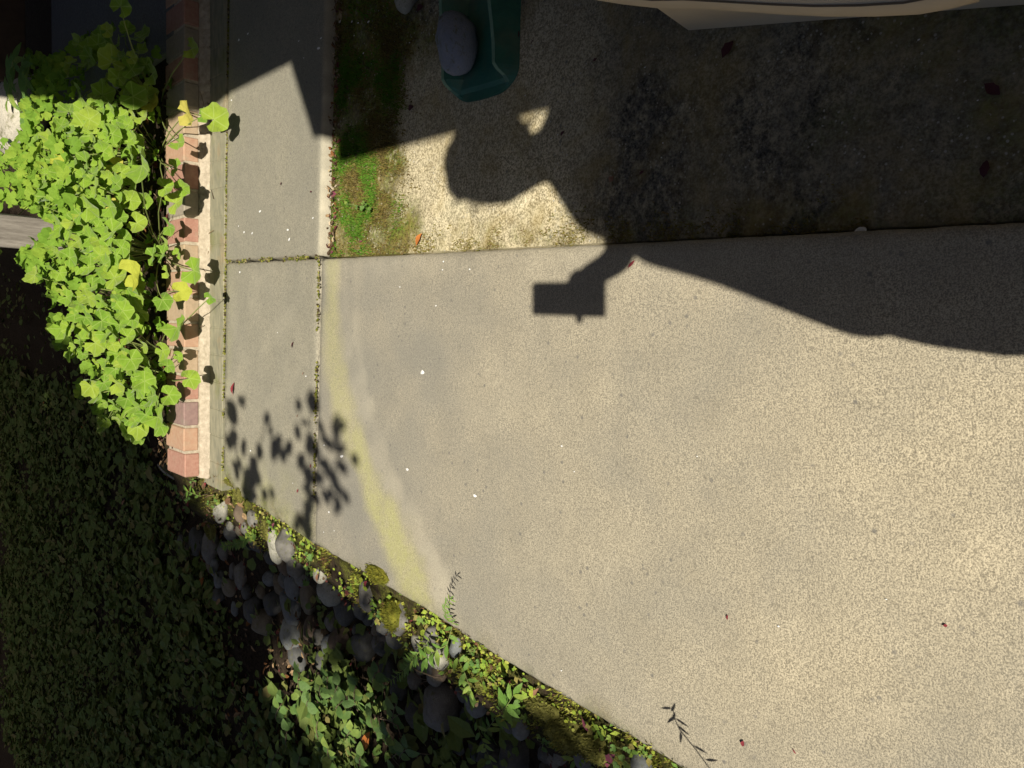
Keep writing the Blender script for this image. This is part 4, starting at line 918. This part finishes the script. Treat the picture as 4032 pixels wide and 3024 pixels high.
fallen(1466, 2292, 28, 70, 'crimson', 'small red leaf beside the olive moss cushion', 0, .6, 't', .012)
fallen(1535, 2375, 36, 60, 'purple', 'magenta leaf on the moss above the flat grey cobble', 0, .45, 't', .012)
fallen(1283, 2268, 34, 80, 'brown', 'terracotta leaf caught between pale cobbles', 0, .6, 't', .02)
fallen(1540, 2480, 30, -60, 'purple', 'red purple leaf beside the flat grey cobble', 0, .5, 't', .012)
fallen(2345, 2936, 36, 80, 'yellow', 'cream yellow leaf on the moss slope', 0, .65, 't', .012)
fallen(2126, 2783, 40, 60, 'tan', 'pale tan leaf on the edge of the shade', 0, .6, 't', .012)
fallen(830, 1905, 22, 45, 'crimson', 'small crimson leaf at the end of the brick edging', 0, .6, 't', .012)
fallen(862, 1910, 20, 60, 'purple', 'pink purple leaf next to the walk corner', 0, .6, 't', .012)
fallen(1100, 2065, 26, 70, 'purple', 'dull purple leaf beside the slab end by the cobbles', 0, .5, 't', .012)
fallen(1502, 2895, 80, 80, 'orange', 'dry orange leaf hanging in the oval-leaf shrub', 0, .55, 't', .05)
fallen(1516, 2960, 56, 70, 'tan', 'dry tan leaf just under the orange one in the shrub', 0, .5, 't', .03)
fallen(195, 1590, 46, 80, 'orange', 'dry orange leaf at the far side of the dark bed', 0, .5, 't', .02)
fallen(342, 1690, 44, 80, 'orange', 'orange dry leaf on the dark litter under the geranium', 0, .4, 't', .02)
fallen(505, 1985, 50, 80, 'brown', 'rust brown leaf on dark soil left of the green vine', 0, .4, 't', .015)
fallen(815, 2285, 44, 70, 'orange', 'dull orange leaf in the shade at the cobble foot', 0, .6, 't', .015)
fallen(690, 2150, 34, 60, 'yellow', 'yellowish leaf by the uppermost dark cobbles', 0, .6, 't', .015)
M_pet = simple('white_petal', (.72, .72, .70), (.80, .80, .78), 50, .7)
PET = [(941, 158, 16), (977, 133, 12), (1177, 162, 9), (1256, 190, 20), (1285, 170, 14), (1265, 150, 12), (1294, 30, 20), (1340, 84, 18), (1386, 85, 12), (1452, 86, 16), (1431, 210, 10), (1395, 140, 8), (1411, 90, 10), (1196, 228, 7), (912, 395, 10), (1025, 832, 16), (1140, 942, 18), (962, 914, 14), (994, 918, 14), (1134, 905, 14), (940, 890, 9), (1233, 858, 12), (1746, 1030, 14), (1743, 1062, 12), (1850, 1060, 14), (1664, 1466, 36), (1605, 1848, 24), (1871, 1952, 26), (1347, 1796, 26), (1277, 1753, 12), (1296, 2016, 16), (2212, 1756, 14), (2261, 1857, 10), (2745, 1797, 10), (2211, 2640, 12), (3065, 2466, 14), (1205, 1481, 12), (1275, 2095, 9), (1316, 2090, 9), (987, 1775, 14), (1153, 1902, 8), (1717, 1204, 12), (1575, 1130, 10), (945, 1072, 16), (1093, 1310, 8), (3490, 2360, 10), (1615, 630, 8), (2170, 545, 8), (2196, 530, 8), (2605, 620, 9), (2610, 563, 9), (2540, 265, 10), (2068, 376, 9), (2230, 98, 8), (3618, 156, 14), (3850, 395, 10), (1613, 168, 8), (1588, 275, 8)]
PM = []
for k in range(4):
    q = random.Random(k+50); n = 7; V = [(0, 0, .12)]+[(math.cos(a)*.5*q.uniform(.7, 1.1), math.sin(a)*.28*q.uniform(.7, 1.1), q.uniform(0, .1)) for a in np.linspace(0, 6.283*(n-1)/n, n)]
    me = bpy.data.meshes.new('petal_%d' % k); me.from_pydata(V, [], [(0, 1+i, 1+(i+1) % n) for i in range(n)]); me.materials.append(M_pet); PM.append(me)
for x, y, s_ in PET:
    p = G(x, y, 0); u, v = to_uv(p); z = .0045 if v > VJ else (.0015 if u < UJ else -.0285); p = G(x, y, z+.001)
    o = bpy.data.objects.new('petal', rnd.choice(PM)); C.objects.link(o); o.matrix_basis = frame_m(p, np.array([0, 0, 1.0]), norm([rnd.uniform(-.3, .3), 1, 0]), s_*.80*proj(p)[2]/FPX*(1.5 if y < 1000 and x < 1500 else 1.15))
    lab = {(1664, 1466): 'largest white dropping streak on the open path below the phone shadow', (1605, 1848): 'white petal right of the yellow algae stain', (1871, 1952): 'pale crumpled petal alone on the path below the big white streak', (1347, 1796): 'white petal with a dark shadow among the leaf shadows', (2211, 2640): 'tiny white fleck on the path near the slab edge', (3065, 2466): 'bright white fleck low on the open path', (1256, 190): 'largest white petal on the shaded walk by the step', (1294, 30): 'white petal at the top of the step edge'}.get((x, y))
    if not lab: lab = ('tiny white petal fleck on the shaded upper walk' if y < 420 else 'tiny white petal fleck on the sunlit upper walk slab' if u > UJ else 'tiny white petal fleck on the left walk slab') if v > VJ else ('tiny white petal fleck on the sunny path' if u < UJ else 'tiny white petal fleck on the shaded patio')
    tag(o, lab, 'petal', 'white petal flecks on the concrete')
o = bpy.data.objects.new('pebble', STM[2].copy()); o.data.materials.append(M_pet); C.objects.link(o); p = G(3388, 912, -.024); o.matrix_basis = Matrix.Translation(tuple(p)) @ Matrix.Diagonal((.008, .009, .004, 1)); tag(o, 'small white chip beside the slab edge in shade', 'pebble')
# bender strip by the last brick
mb = MB(); P = [G(x, y, -.03) for x, y in [(625, 1825), (645, 1850), (675, 1872), (710, 1890), (740, 1915), (760, 1950)]]
for a, b in zip(P, P[1:]):
    V, F = box_vf(a+[0, 0, -.06], b-a, norm(np.cross(b-a, [0, 0, 1]))*.010, np.array([0, 0, .065])); mb.add(V, F)
o = mb.build('garden_border', simple('grey_plastic_border', (.17, .165, .155), (.24, .235, .22), 40, .7)); tag(o, 'thin curved grey border strip beside the last brick', 'garden border')

# ---------------------------------------------------------------- tall hedge behind on the left, with its overhanging branch (casts the deep shade)
hedge = thing('tall_hedge', 'tall dense evergreen hedge behind the path on the left', 'hedge', (-3, -2.6, -.5))
HR = [(-.5, -1.38), (3.5, -1.40), (3.9, -1.44), (4.5, -1.50), (5.6, -1.48), (5.9, -1.34), (6.4, -1.08), (7.4, -.55), (8.0, -.35), (8.6, -.25), (11.6, .1), (14.6, .3)]
holes = []
for (x, y, z, ra, rb) in [(1190, 2700, None, .15, .15), (1290, 2720, None, .18, .18), (1390, 2780, None, .18, .17), (1500, 2800, None, .13, .13), (60, 1000, .3, .2, .3), (190, 1590, -.3, .05, .06), (340, 1660, -.2, .05, .06)]:
    g = G(x, y, z) if z is not None else hit(x, y)+[0, 0, .07]; q = g+S*((g[1]+2.55)/.69837); holes.append((q[0], q[2], ra, rb))
def hedge_in(x, z, m=0.0, y=-2.55):
    k_ = (y+2.55)/.69837; x, z = x+S[0]*k_, z+S[2]*k_
    if x > interp(HR, z)-m+.05*fbm(x*3, z*3, 2): return False
    for hx, hz, ra, rb in holes:
        if ((x-hx)/(ra+m+.03))**2+((z-hz)/(rb+m+.03))**2 < 1: return False
    return True
mb = MB(); cnt = 0
for i in range(70000):
    x, z, y = rnd.uniform(-3.2, .2), rnd.uniform(-.4, 14.4), rnd.uniform(-2.85, -2.25)
    if not hedge_in(x, z, rnd.gauss(.01, .035), y): continue
    scatter_leaf(mb, np.array([x, y, z]), rdir()+[0, .5, .3], rdir(), rnd.uniform(.06, .12), .55, rnd.random()); cnt += 1
mb.build('foliage', M_hedge, hedge, False, 'stuff')
mb = MB(); st = .08
for x in np.arange(-3.2, .2, st):
    for z in np.arange(-.5, 14.3, st):
        if hedge_in(x, z, .07):
            V, F = box_vf((x, -2.6, z), (st, 0, 0), (0, .1, 0), (0, 0, st)); mb.add(V, F)
V, F = box_vf((-8, -2.62, -.5), (4.8, 0, 0), (0, .14, 0), (0, 0, 14.8)); mb.add(V, F)
mb.build('inner_growth', M_twig, hedge, False, 'stuff')
mb = MB()
for x in (-4.2, -3.4, -2.6): mb.tube([(x, -2.55, -.6), (x+.05, -2.5, 2), (x-.05, -2.55, 6.5)], .06, 8, r2=.02)
mb.build('trunks', M_twig, hedge, False, 'stuff')
def hedge_screen(name, label, a, b, h, n_):
    a, b = np.array(a), np.array(b); t = thing(name, label, 'hedge', (a+b)/2); d = b-a; L = np.linalg.norm(d); q = np.array([-d[1], d[0], 0])/L; m = MB()
    for i in range(n_):
        k, z = rnd.random(), rnd.random()**.8; top = h*(.85+.2*fbm(k*L*.6, 1.0)); scatter_leaf(m, a+d*k+q*rnd.uniform(-.5, .5)+[0, 0, z*top], rdir()+[0, 0, .3], rdir(), rnd.uniform(.12, .3), .55, rnd.random())
    m.build('foliage', M_hedge, t, False, 'stuff'); V, F = box_vf(a-q*.2+[0, 0, -.3], d, q*.4, np.array([0, 0, h*.9])); mesh_obj('inner_growth', V, F, M_twig, t)
hedge_screen('sky_screen_hedge', 'added high dark hedge far beyond the planter, screening off skylight', (-7, 12, -.5), (6, 11.5, -.5), 6.0, 5000)  # unseen hedge, put in to hold back low skylight from the shade
br = thing('leafy_branch', 'leafy branch of the hedge reaching over the path above the camera', 'branch', (-1.5, -2.3, 2.6))
SHL = [(720, 290, 180, 85, 85), (610, 330, 120, 40, 90), (330, 440, 100, 45, 60), (365, 545, 60, 45, 45), (600, 560, 90, 70, 60), (680, 480, 60, 40, 90), (790, 500, 80, 50, 60), (925, 480, 160, 60, 60), (935, 565, 100, 50, 90), (870, 660, 110, 60, 150), (730, 660, 180, 50, 115), (760, 740, 90, 50, 120), (960, 700, 150, 60, 160), (1100, 800, 100, 60, 140), (130, 720, 130, 35, 100), (270, 740, 150, 45, 95), (420, 700, 130, 110, 120), (530, 700, 100, 60, 120), (215, 850, 160, 60, 105), (70, 880, 140, 35, 120), (180, 1000, 240, 110, 100), (100, 830, 60, 35, 135), (270, 990, 60, 35, 120), (50, 620, 140, 60, 110), (40, 380, 180, 60, 120), (130, 300, 60, 50, 120), (320, 1110, 120, 40, 105), (380, 1100, 130, 35, 105), (700, 940, 160, 60, 90), (690, 1010, 90, 70, 0), (790, 960, 150, 40, 120), (850, 850, 130, 50, 130), (920, 960, 160, 45, 120), (950, 1050, 170, 45, 125), (850, 1130, 150, 45, 120), (955, 1190, 160, 45, 115), (1020, 1130, 140, 45, 120), (870, 920, 100, 40, 130), (720, 1120, 100, 90, 0), (720, 1225, 80, 60, 150), (610, 1290, 70, 50, 0), (680, 1320, 200, 60, 100), (600, 1370, 90, 60, 120), (690, 1420, 120, 70, 100), (1000, 870, 120, 60, 140), (640, 820, 110, 70, 120), (480, 760, 100, 60, 120), (180, 1150, 130, 110, 100)]
mb = MB(); SB = 3.5
def bp(zx, zy, s_=SB): return G(900+zx/2.212, 1450+zy/2.212)+S*s_
SHL += [(zx+rnd.uniform(-45, 45), zy+rnd.uniform(-60, 60), ln*.8, wd*.8, a+rnd.uniform(-25, 25)) for zx, zy, ln, wd, a in SHL if zx < 300 or 640 < zx < 980]
for zx, zy, ln, wd, a in SHL:
    s_ = SB+rnd.uniform(-.25, .25); c0 = bp(zx, zy, s_); ca, sa = math.cos(math.radians(a)), -math.sin(math.radians(a))
    tip = bp(zx+ca*ln/2, zy+sa*ln/2, s_)-c0; L = np.linalg.norm(tip)*2; wv = bp(zx-sa*wd/2, zy+ca*wd/2, s_)-c0; n = norm(np.cross(tip, wv))
    scatter_leaf(mb, c0-tip, n+rdir()*.1, tip, L*1.15, 2*np.linalg.norm(wv)/L*1.2, rnd.random())
mb.build('leaves', M_hedge, br, False, 'stuff')
mb = MB(); A0 = np.array([-1.55, -2.35, 2.7])
for chain in ([(690, 1500), (690, 1200), (720, 900), (720, 600), (720, 290)], [(200, 1300), (180, 1100), (200, 900), (260, 740), (330, 440)], [(720, 1000), (900, 900), (1000, 700)], [(180, 1000), (80, 800), (40, 500)]):
    pts_ = [bp(x, y) for x, y in chain]
    if chain[0][1] >= 1300: pts_ = [A0, lerp(A0, pts_[0], .5)+[0, 0, -.05]]+pts_
    mb.tube(pts_, .008, 5, r2=.003)
mb.build('limb', M_twig, br)

# ---------------------------------------------------------------- the photographer, standing behind the lens; phone in the right hand
def cl(x, y, z): return np.array(cam.matrix_world @ Vector((x/1000, y/1000, z/1000)))
def skin_mesh(name, verts, edges, radii, mat, parent, sub=2, rootv=0):
    me = bpy.data.meshes.new(name); me.from_pydata([tuple(map(float, v)) for v in verts], edges, []); me.materials.append(mat)
    o = link(name, me, parent); md = o.modifiers.new('skin', 'SKIN'); md.use_smooth_shade = True
    sl = me.skin_vertices[0].data if me.skin_vertices else None
    if sl is None:
        bm = bmesh.new(); bm.from_mesh(me); bm.verts.layers.skin.verify(); bm.to_mesh(me); bm.free(); sl = me.skin_vertices[0].data
    for i, r_ in enumerate(radii): sl[i].radius = r_ if isinstance(r_, tuple) else (r_, r_); sl[i].use_root = (i == rootv)
    s2 = o.modifiers.new('sub', 'SUBSURF'); s2.levels = sub; s2.render_levels = sub; return o
M_skin = simple('skin', (.42, .26, .19), (.46, .29, .21), 30, .55); M_hair = simple('hair', (.03, .022, .016), (.06, .045, .03), 60, .6); M_jacket = simple('navy_jacket', (.03, .035, .05), (.045, .05, .07), 60, .85, .003); M_jean = simple('jeans', (.045, .06, .10), (.07, .085, .13), 90, .85, .002); M_shoe = simple('shoe_leather', (.05, .04, .035), (.07, .06, .05), 30, .6)
per = thing('person', 'person in a dark jacket holding up a phone behind the picture', 'person', (.235, -.33, 0))
J = {}; VT = []; ED = []; RD = []
def jn(name, p, r_, par=None):
    J[name] = len(VT); VT.append(np.asarray(p, float)); RD.append(r_)
    if par: ED.append((J[par], J[name]))
jn('pelvis', (.235, -.34, .93), (.145, .10)); jn('waist', (.235, -.34, 1.06), (.125, .09), 'pelvis'); jn('chest', (.24, -.34, 1.25), (.14, .10), 'waist'); jn('neckb', (.242, -.335, 1.395), .055, 'chest'); jn('neck', (.232, -.315, 1.475), .050, 'neckb'); jn('jaw', (.209, -.30, 1.565), .074, 'neck'); jn('head', (.222, -.305, 1.645), .082, 'jaw'); jn('crown', (.226, -.315, 1.715), .066, 'head')
jn('nose', (.198, -.205, 1.61), .012, 'head'); jn('earl', (.138, -.31, 1.605), .012, 'head'); jn('earr', (.306, -.315, 1.605), .012, 'head')
jn('shl', (.095, -.335, 1.285), .055, 'chest'); jn('ell', (.035, -.345, 1.05), .042, 'shl'); jn('wrl', (-.052, -.31, .73), .034, 'ell'); jn('pal', (-.068, -.30, .64), (.036, .020), 'wrl')
for i, (dx, L) in enumerate(((-.022, .055), (-.007, .065), (.008, .06), (.022, .045))):
    jn('fl%da' % i, (-.068+dx*.5, -.30+dx, .59), .009, 'pal'); jn('fl%db' % i, (-.068+dx*.5+.006, -.293+dx, .59-L*.5), .0085, 'fl%da' % i); jn('fl%dc' % i, (-.068+dx*.5+.018, -.287+dx, .59-L*.8), .0075, 'fl%db' % i)
jn('tla', (-.037, -.26, .635), .0105, 'pal'); jn('tlb', (-.029, -.247, .60), .009, 'tla')
jn('shr', (.395, -.335, 1.335), .055, 'chest'); jn('elr', (.365, -.13, 1.115), .042, 'shr'); wr = cl(160, 62, 26); jn('wrr', wr, .030, 'elr'); jn('par', cl(120, 34, 24), (.046, .030), 'wrr')
for i, x in enumerate((66, 84, 102, 119)):
    k = (.82, 1.03, .84, .80)[i]
    jn('fr%da' % i, cl(x, 27, 6), .0095, 'par'); jn('fr%db' % i, cl(x-2, 4, -4), .009, 'fr%da' % i); jn('fr%dc' % i, cl(x-3, 4-34*k, -2), .0085, 'fr%db' % i); jn('fr%dd' % i, cl(x-4, 4-70*k, 5), .0075, 'fr%dc' % i)
jn('tra', cl(118, 14, 40), .012, 'par'); jn('trb', cl(92, 0, 30), .010, 'tra'); jn('trc', cl(70, -12, 26), .009, 'trb')
for sx, nm in ((-.085, 'l'), (.09, 'r')):
    jn('hip'+nm, (.235+sx, -.34, .87), .085, 'pelvis'); jn('kne'+nm, (.235+sx*1.25, -.32, .49), .055, 'hip'+nm); jn('ank'+nm, (.235+sx*1.35, -.36, .09), .038, 'kne'+nm); jn('toe'+nm, (.235+sx*1.55, -.20, .03), .03, 'ank'+nm)
skin_mesh('body', VT, ED, RD, M_skin, per, 2, 0)
JV = [VT[J[k]] for k in ('pelvis', 'waist', 'chest', 'neckb', 'shl', 'ell', 'wrl', 'shr', 'elr', 'wrr')]; JV[6] = lerp(JV[5], JV[6], .95); JV[9] = lerp(JV[8], JV[9], .86); JV[0] = np.array([.235, -.34, .80]); JV.append(np.array([.235, -.335, .56]))
for nm_ in ('l', 'r'):
    a_, b_, c_ = (VT[J[k+nm_]] for k in ('sh', 'el', 'wr')); skin_mesh('sleeve', [lerp(VT[J['chest']], a_, .35), a_, b_, lerp(b_, c_, .97 if nm_ == 'l' else .86)], [(0, 1), (1, 2), (2, 3)], [.07, .074, .064, .056 if nm_ == 'l' else .074], M_jacket, per, 2, 1)
V = []; F = []; NR = 28          # long coat: rings of (z, centre x, half width, half depth)
RINGS = [(1.495, .238, .058, .055), (1.455, .243, .066, .07), (1.425, .244, .076, .085), (1.39, .244, .122, .10), (1.345, .243, .180, .117), (1.25, .243, .195, .127), (1.08, .240, .205, .125), (.97, .236, .225, .130), (.85, .228, .255, .145), (.72, .222, .285, .160), (.60, .215, .300, .170), (.50, .21, .305, .175)]
for (z, cx, hw, hd) in RINGS:
    for k in range(NR):
        a_ = 2*math.pi*k/NR; f_ = 1+.03*math.sin(a_*7+z*9)*sstep(1.1, .6, z)
        V.append((cx+hw*f_*math.cos(a_), -.338+hd*f_*math.sin(a_), z+(.022*math.cos(a_) if 1.3 < z < 1.44 else 0)))
for j in range(len(RINGS)-1):
    for k in range(NR): F.append((j*NR+k, (j+1)*NR+k, (j+1)*NR+(k+1) % NR, j*NR+(k+1) % NR))
ct = mesh_obj('coat', V, F, M_jacket, per, True); md = ct.modifiers.new('thick', 'SOLIDIFY'); md.thickness = .008
PVs = [VT[J[k]] for k in ('pelvis', 'hipl', 'knel', 'ankl', 'hipr', 'kner', 'ankr')]
skin_mesh('trousers', PVs, [(0, 1), (1, 2), (2, 3), (0, 4), (4, 5), (5, 6)], [(.15, .11), .10, .072, .058, .10, .072, .058], M_jean, per, 2, 0)
for nm in 'lr':
    a, t_ = VT[J['ank'+nm]], VT[J['toe'+nm]]; h_ = a+np.array([0, -.05, -.045])
    skin_mesh('shoe', [a+[0, 0, -.01], h_, lerp(h_, t_, .5)+[0, 0, .01], t_+[0, .03, .012]], [(0, 1), (0, 2), (2, 3)], [.048, .044, .048, .040], M_shoe, per, 2, 0)
bm = bmesh.new(); bmesh.ops.create_icosphere(bm, subdivisions=3, radius=1)
for v in bm.verts:
    c = v.co; k = 1+.06*noise.noise(c*3)
    if c.y > .35 and c.z < .35: k *= .80
    if c.z < -.55: k *= .85
    zz = c.z*(1.0 if c.z > -.1 or c.x < .1 else 1.55); v.co = Vector((.243+.108*c.x*k, -.32+.108*c.y*k, 1.668+.108*zz*k))
for v in bm.verts:
    if v.co.x < .176 and 1.60 < v.co.z < 1.712: v.co.x = lerp(v.co.x, .176, sstep(1.60, 1.64, v.co.z)*sstep(1.715, 1.70, v.co.z))
for f in bm.faces: f.smooth = True
for v in list(bm.verts):
    if rnd.random() < .55 and not (v.co.y > -.27 and v.co.z < 1.70):
        n_ = (v.co-Vector((.243, -.32, 1.66))).normalized(); tdn = (n_*rnd.uniform(.4, 1)+Vector((rnd.uniform(-.6, .6), rnd.uniform(-.6, .2), -.7))).normalized(); q_ = n_.cross(tdn).normalized()*.010; L_ = rnd.uniform(.012, .034)
        w_ = [bm.verts.new(p_) for p_ in (v.co-q_-n_*.004, v.co+q_-n_*.004, v.co+n_*.006+tdn*L_)]; bm.faces.new(w_)
me = bpy.data.meshes.new('hair'); bm.to_mesh(me); bm.free(); me.materials.append(M_hair); link('hair', me, per)
mb = MB(); gc_ = np.array([.158, -.285, 1.665]); ga = norm(np.cross(S, [0, 0, 1.0])); gb = np.cross(ga, S)
mb.tube([gc_+ga*.024*math.cos(t)+gb*.018*math.sin(t) for t in np.linspace(0, 6.283, 17)], .0028, 5); mb.tube([gc_-ga*.024, gc_-ga*.06+[0, -.02, 0]], .0025, 4); mb.tube([gc_+ga*.024, gc_+ga*.05], .0025, 4); mb.build('glasses', M_hair, per)
M_eye = simple('eye_white', (.6, .6, .58), (.65, .65, .63), 10, .3); 
for sx in (-.03, .03):
    bm = bmesh.new(); bmesh.ops.create_icosphere(bm, subdivisions=2, radius=.011, matrix=Matrix.Translation((.205+sx, -.236, 1.645))); me = bpy.data.meshes.new('eye'); bm.to_mesh(me); bm.free(); me.materials.append(M_eye); link('eye', me, per)
M_ph = simple('phone_glass', (.012, .012, .014), (.018, .018, .02), 10, .2)
ph = thing('phone', 'dark phone held upright in the right hand', 'phone', cl(56, -19, 12))
a, b, c_ = cl(-17, -54, 8), cl(130, -54, 8), cl(-17, 17, 8); d_ = cl(-17, -54, 16)
V, F = box_vf(a, b-a, c_-a, d_-a, .0035); mesh_obj('case', V, F, M_ph, ph)
V, F = box_vf(cl(-12, -50, 16.05), cl(125, -50, 16.05)-cl(-12, -50, 16.05), cl(-12, 13, 16.05)-cl(-12, -50, 16.05), cl(-12, -50, 16.4)-cl(-12, -50, 16.05)); mesh_obj('screen', V, F, M_ph, ph)
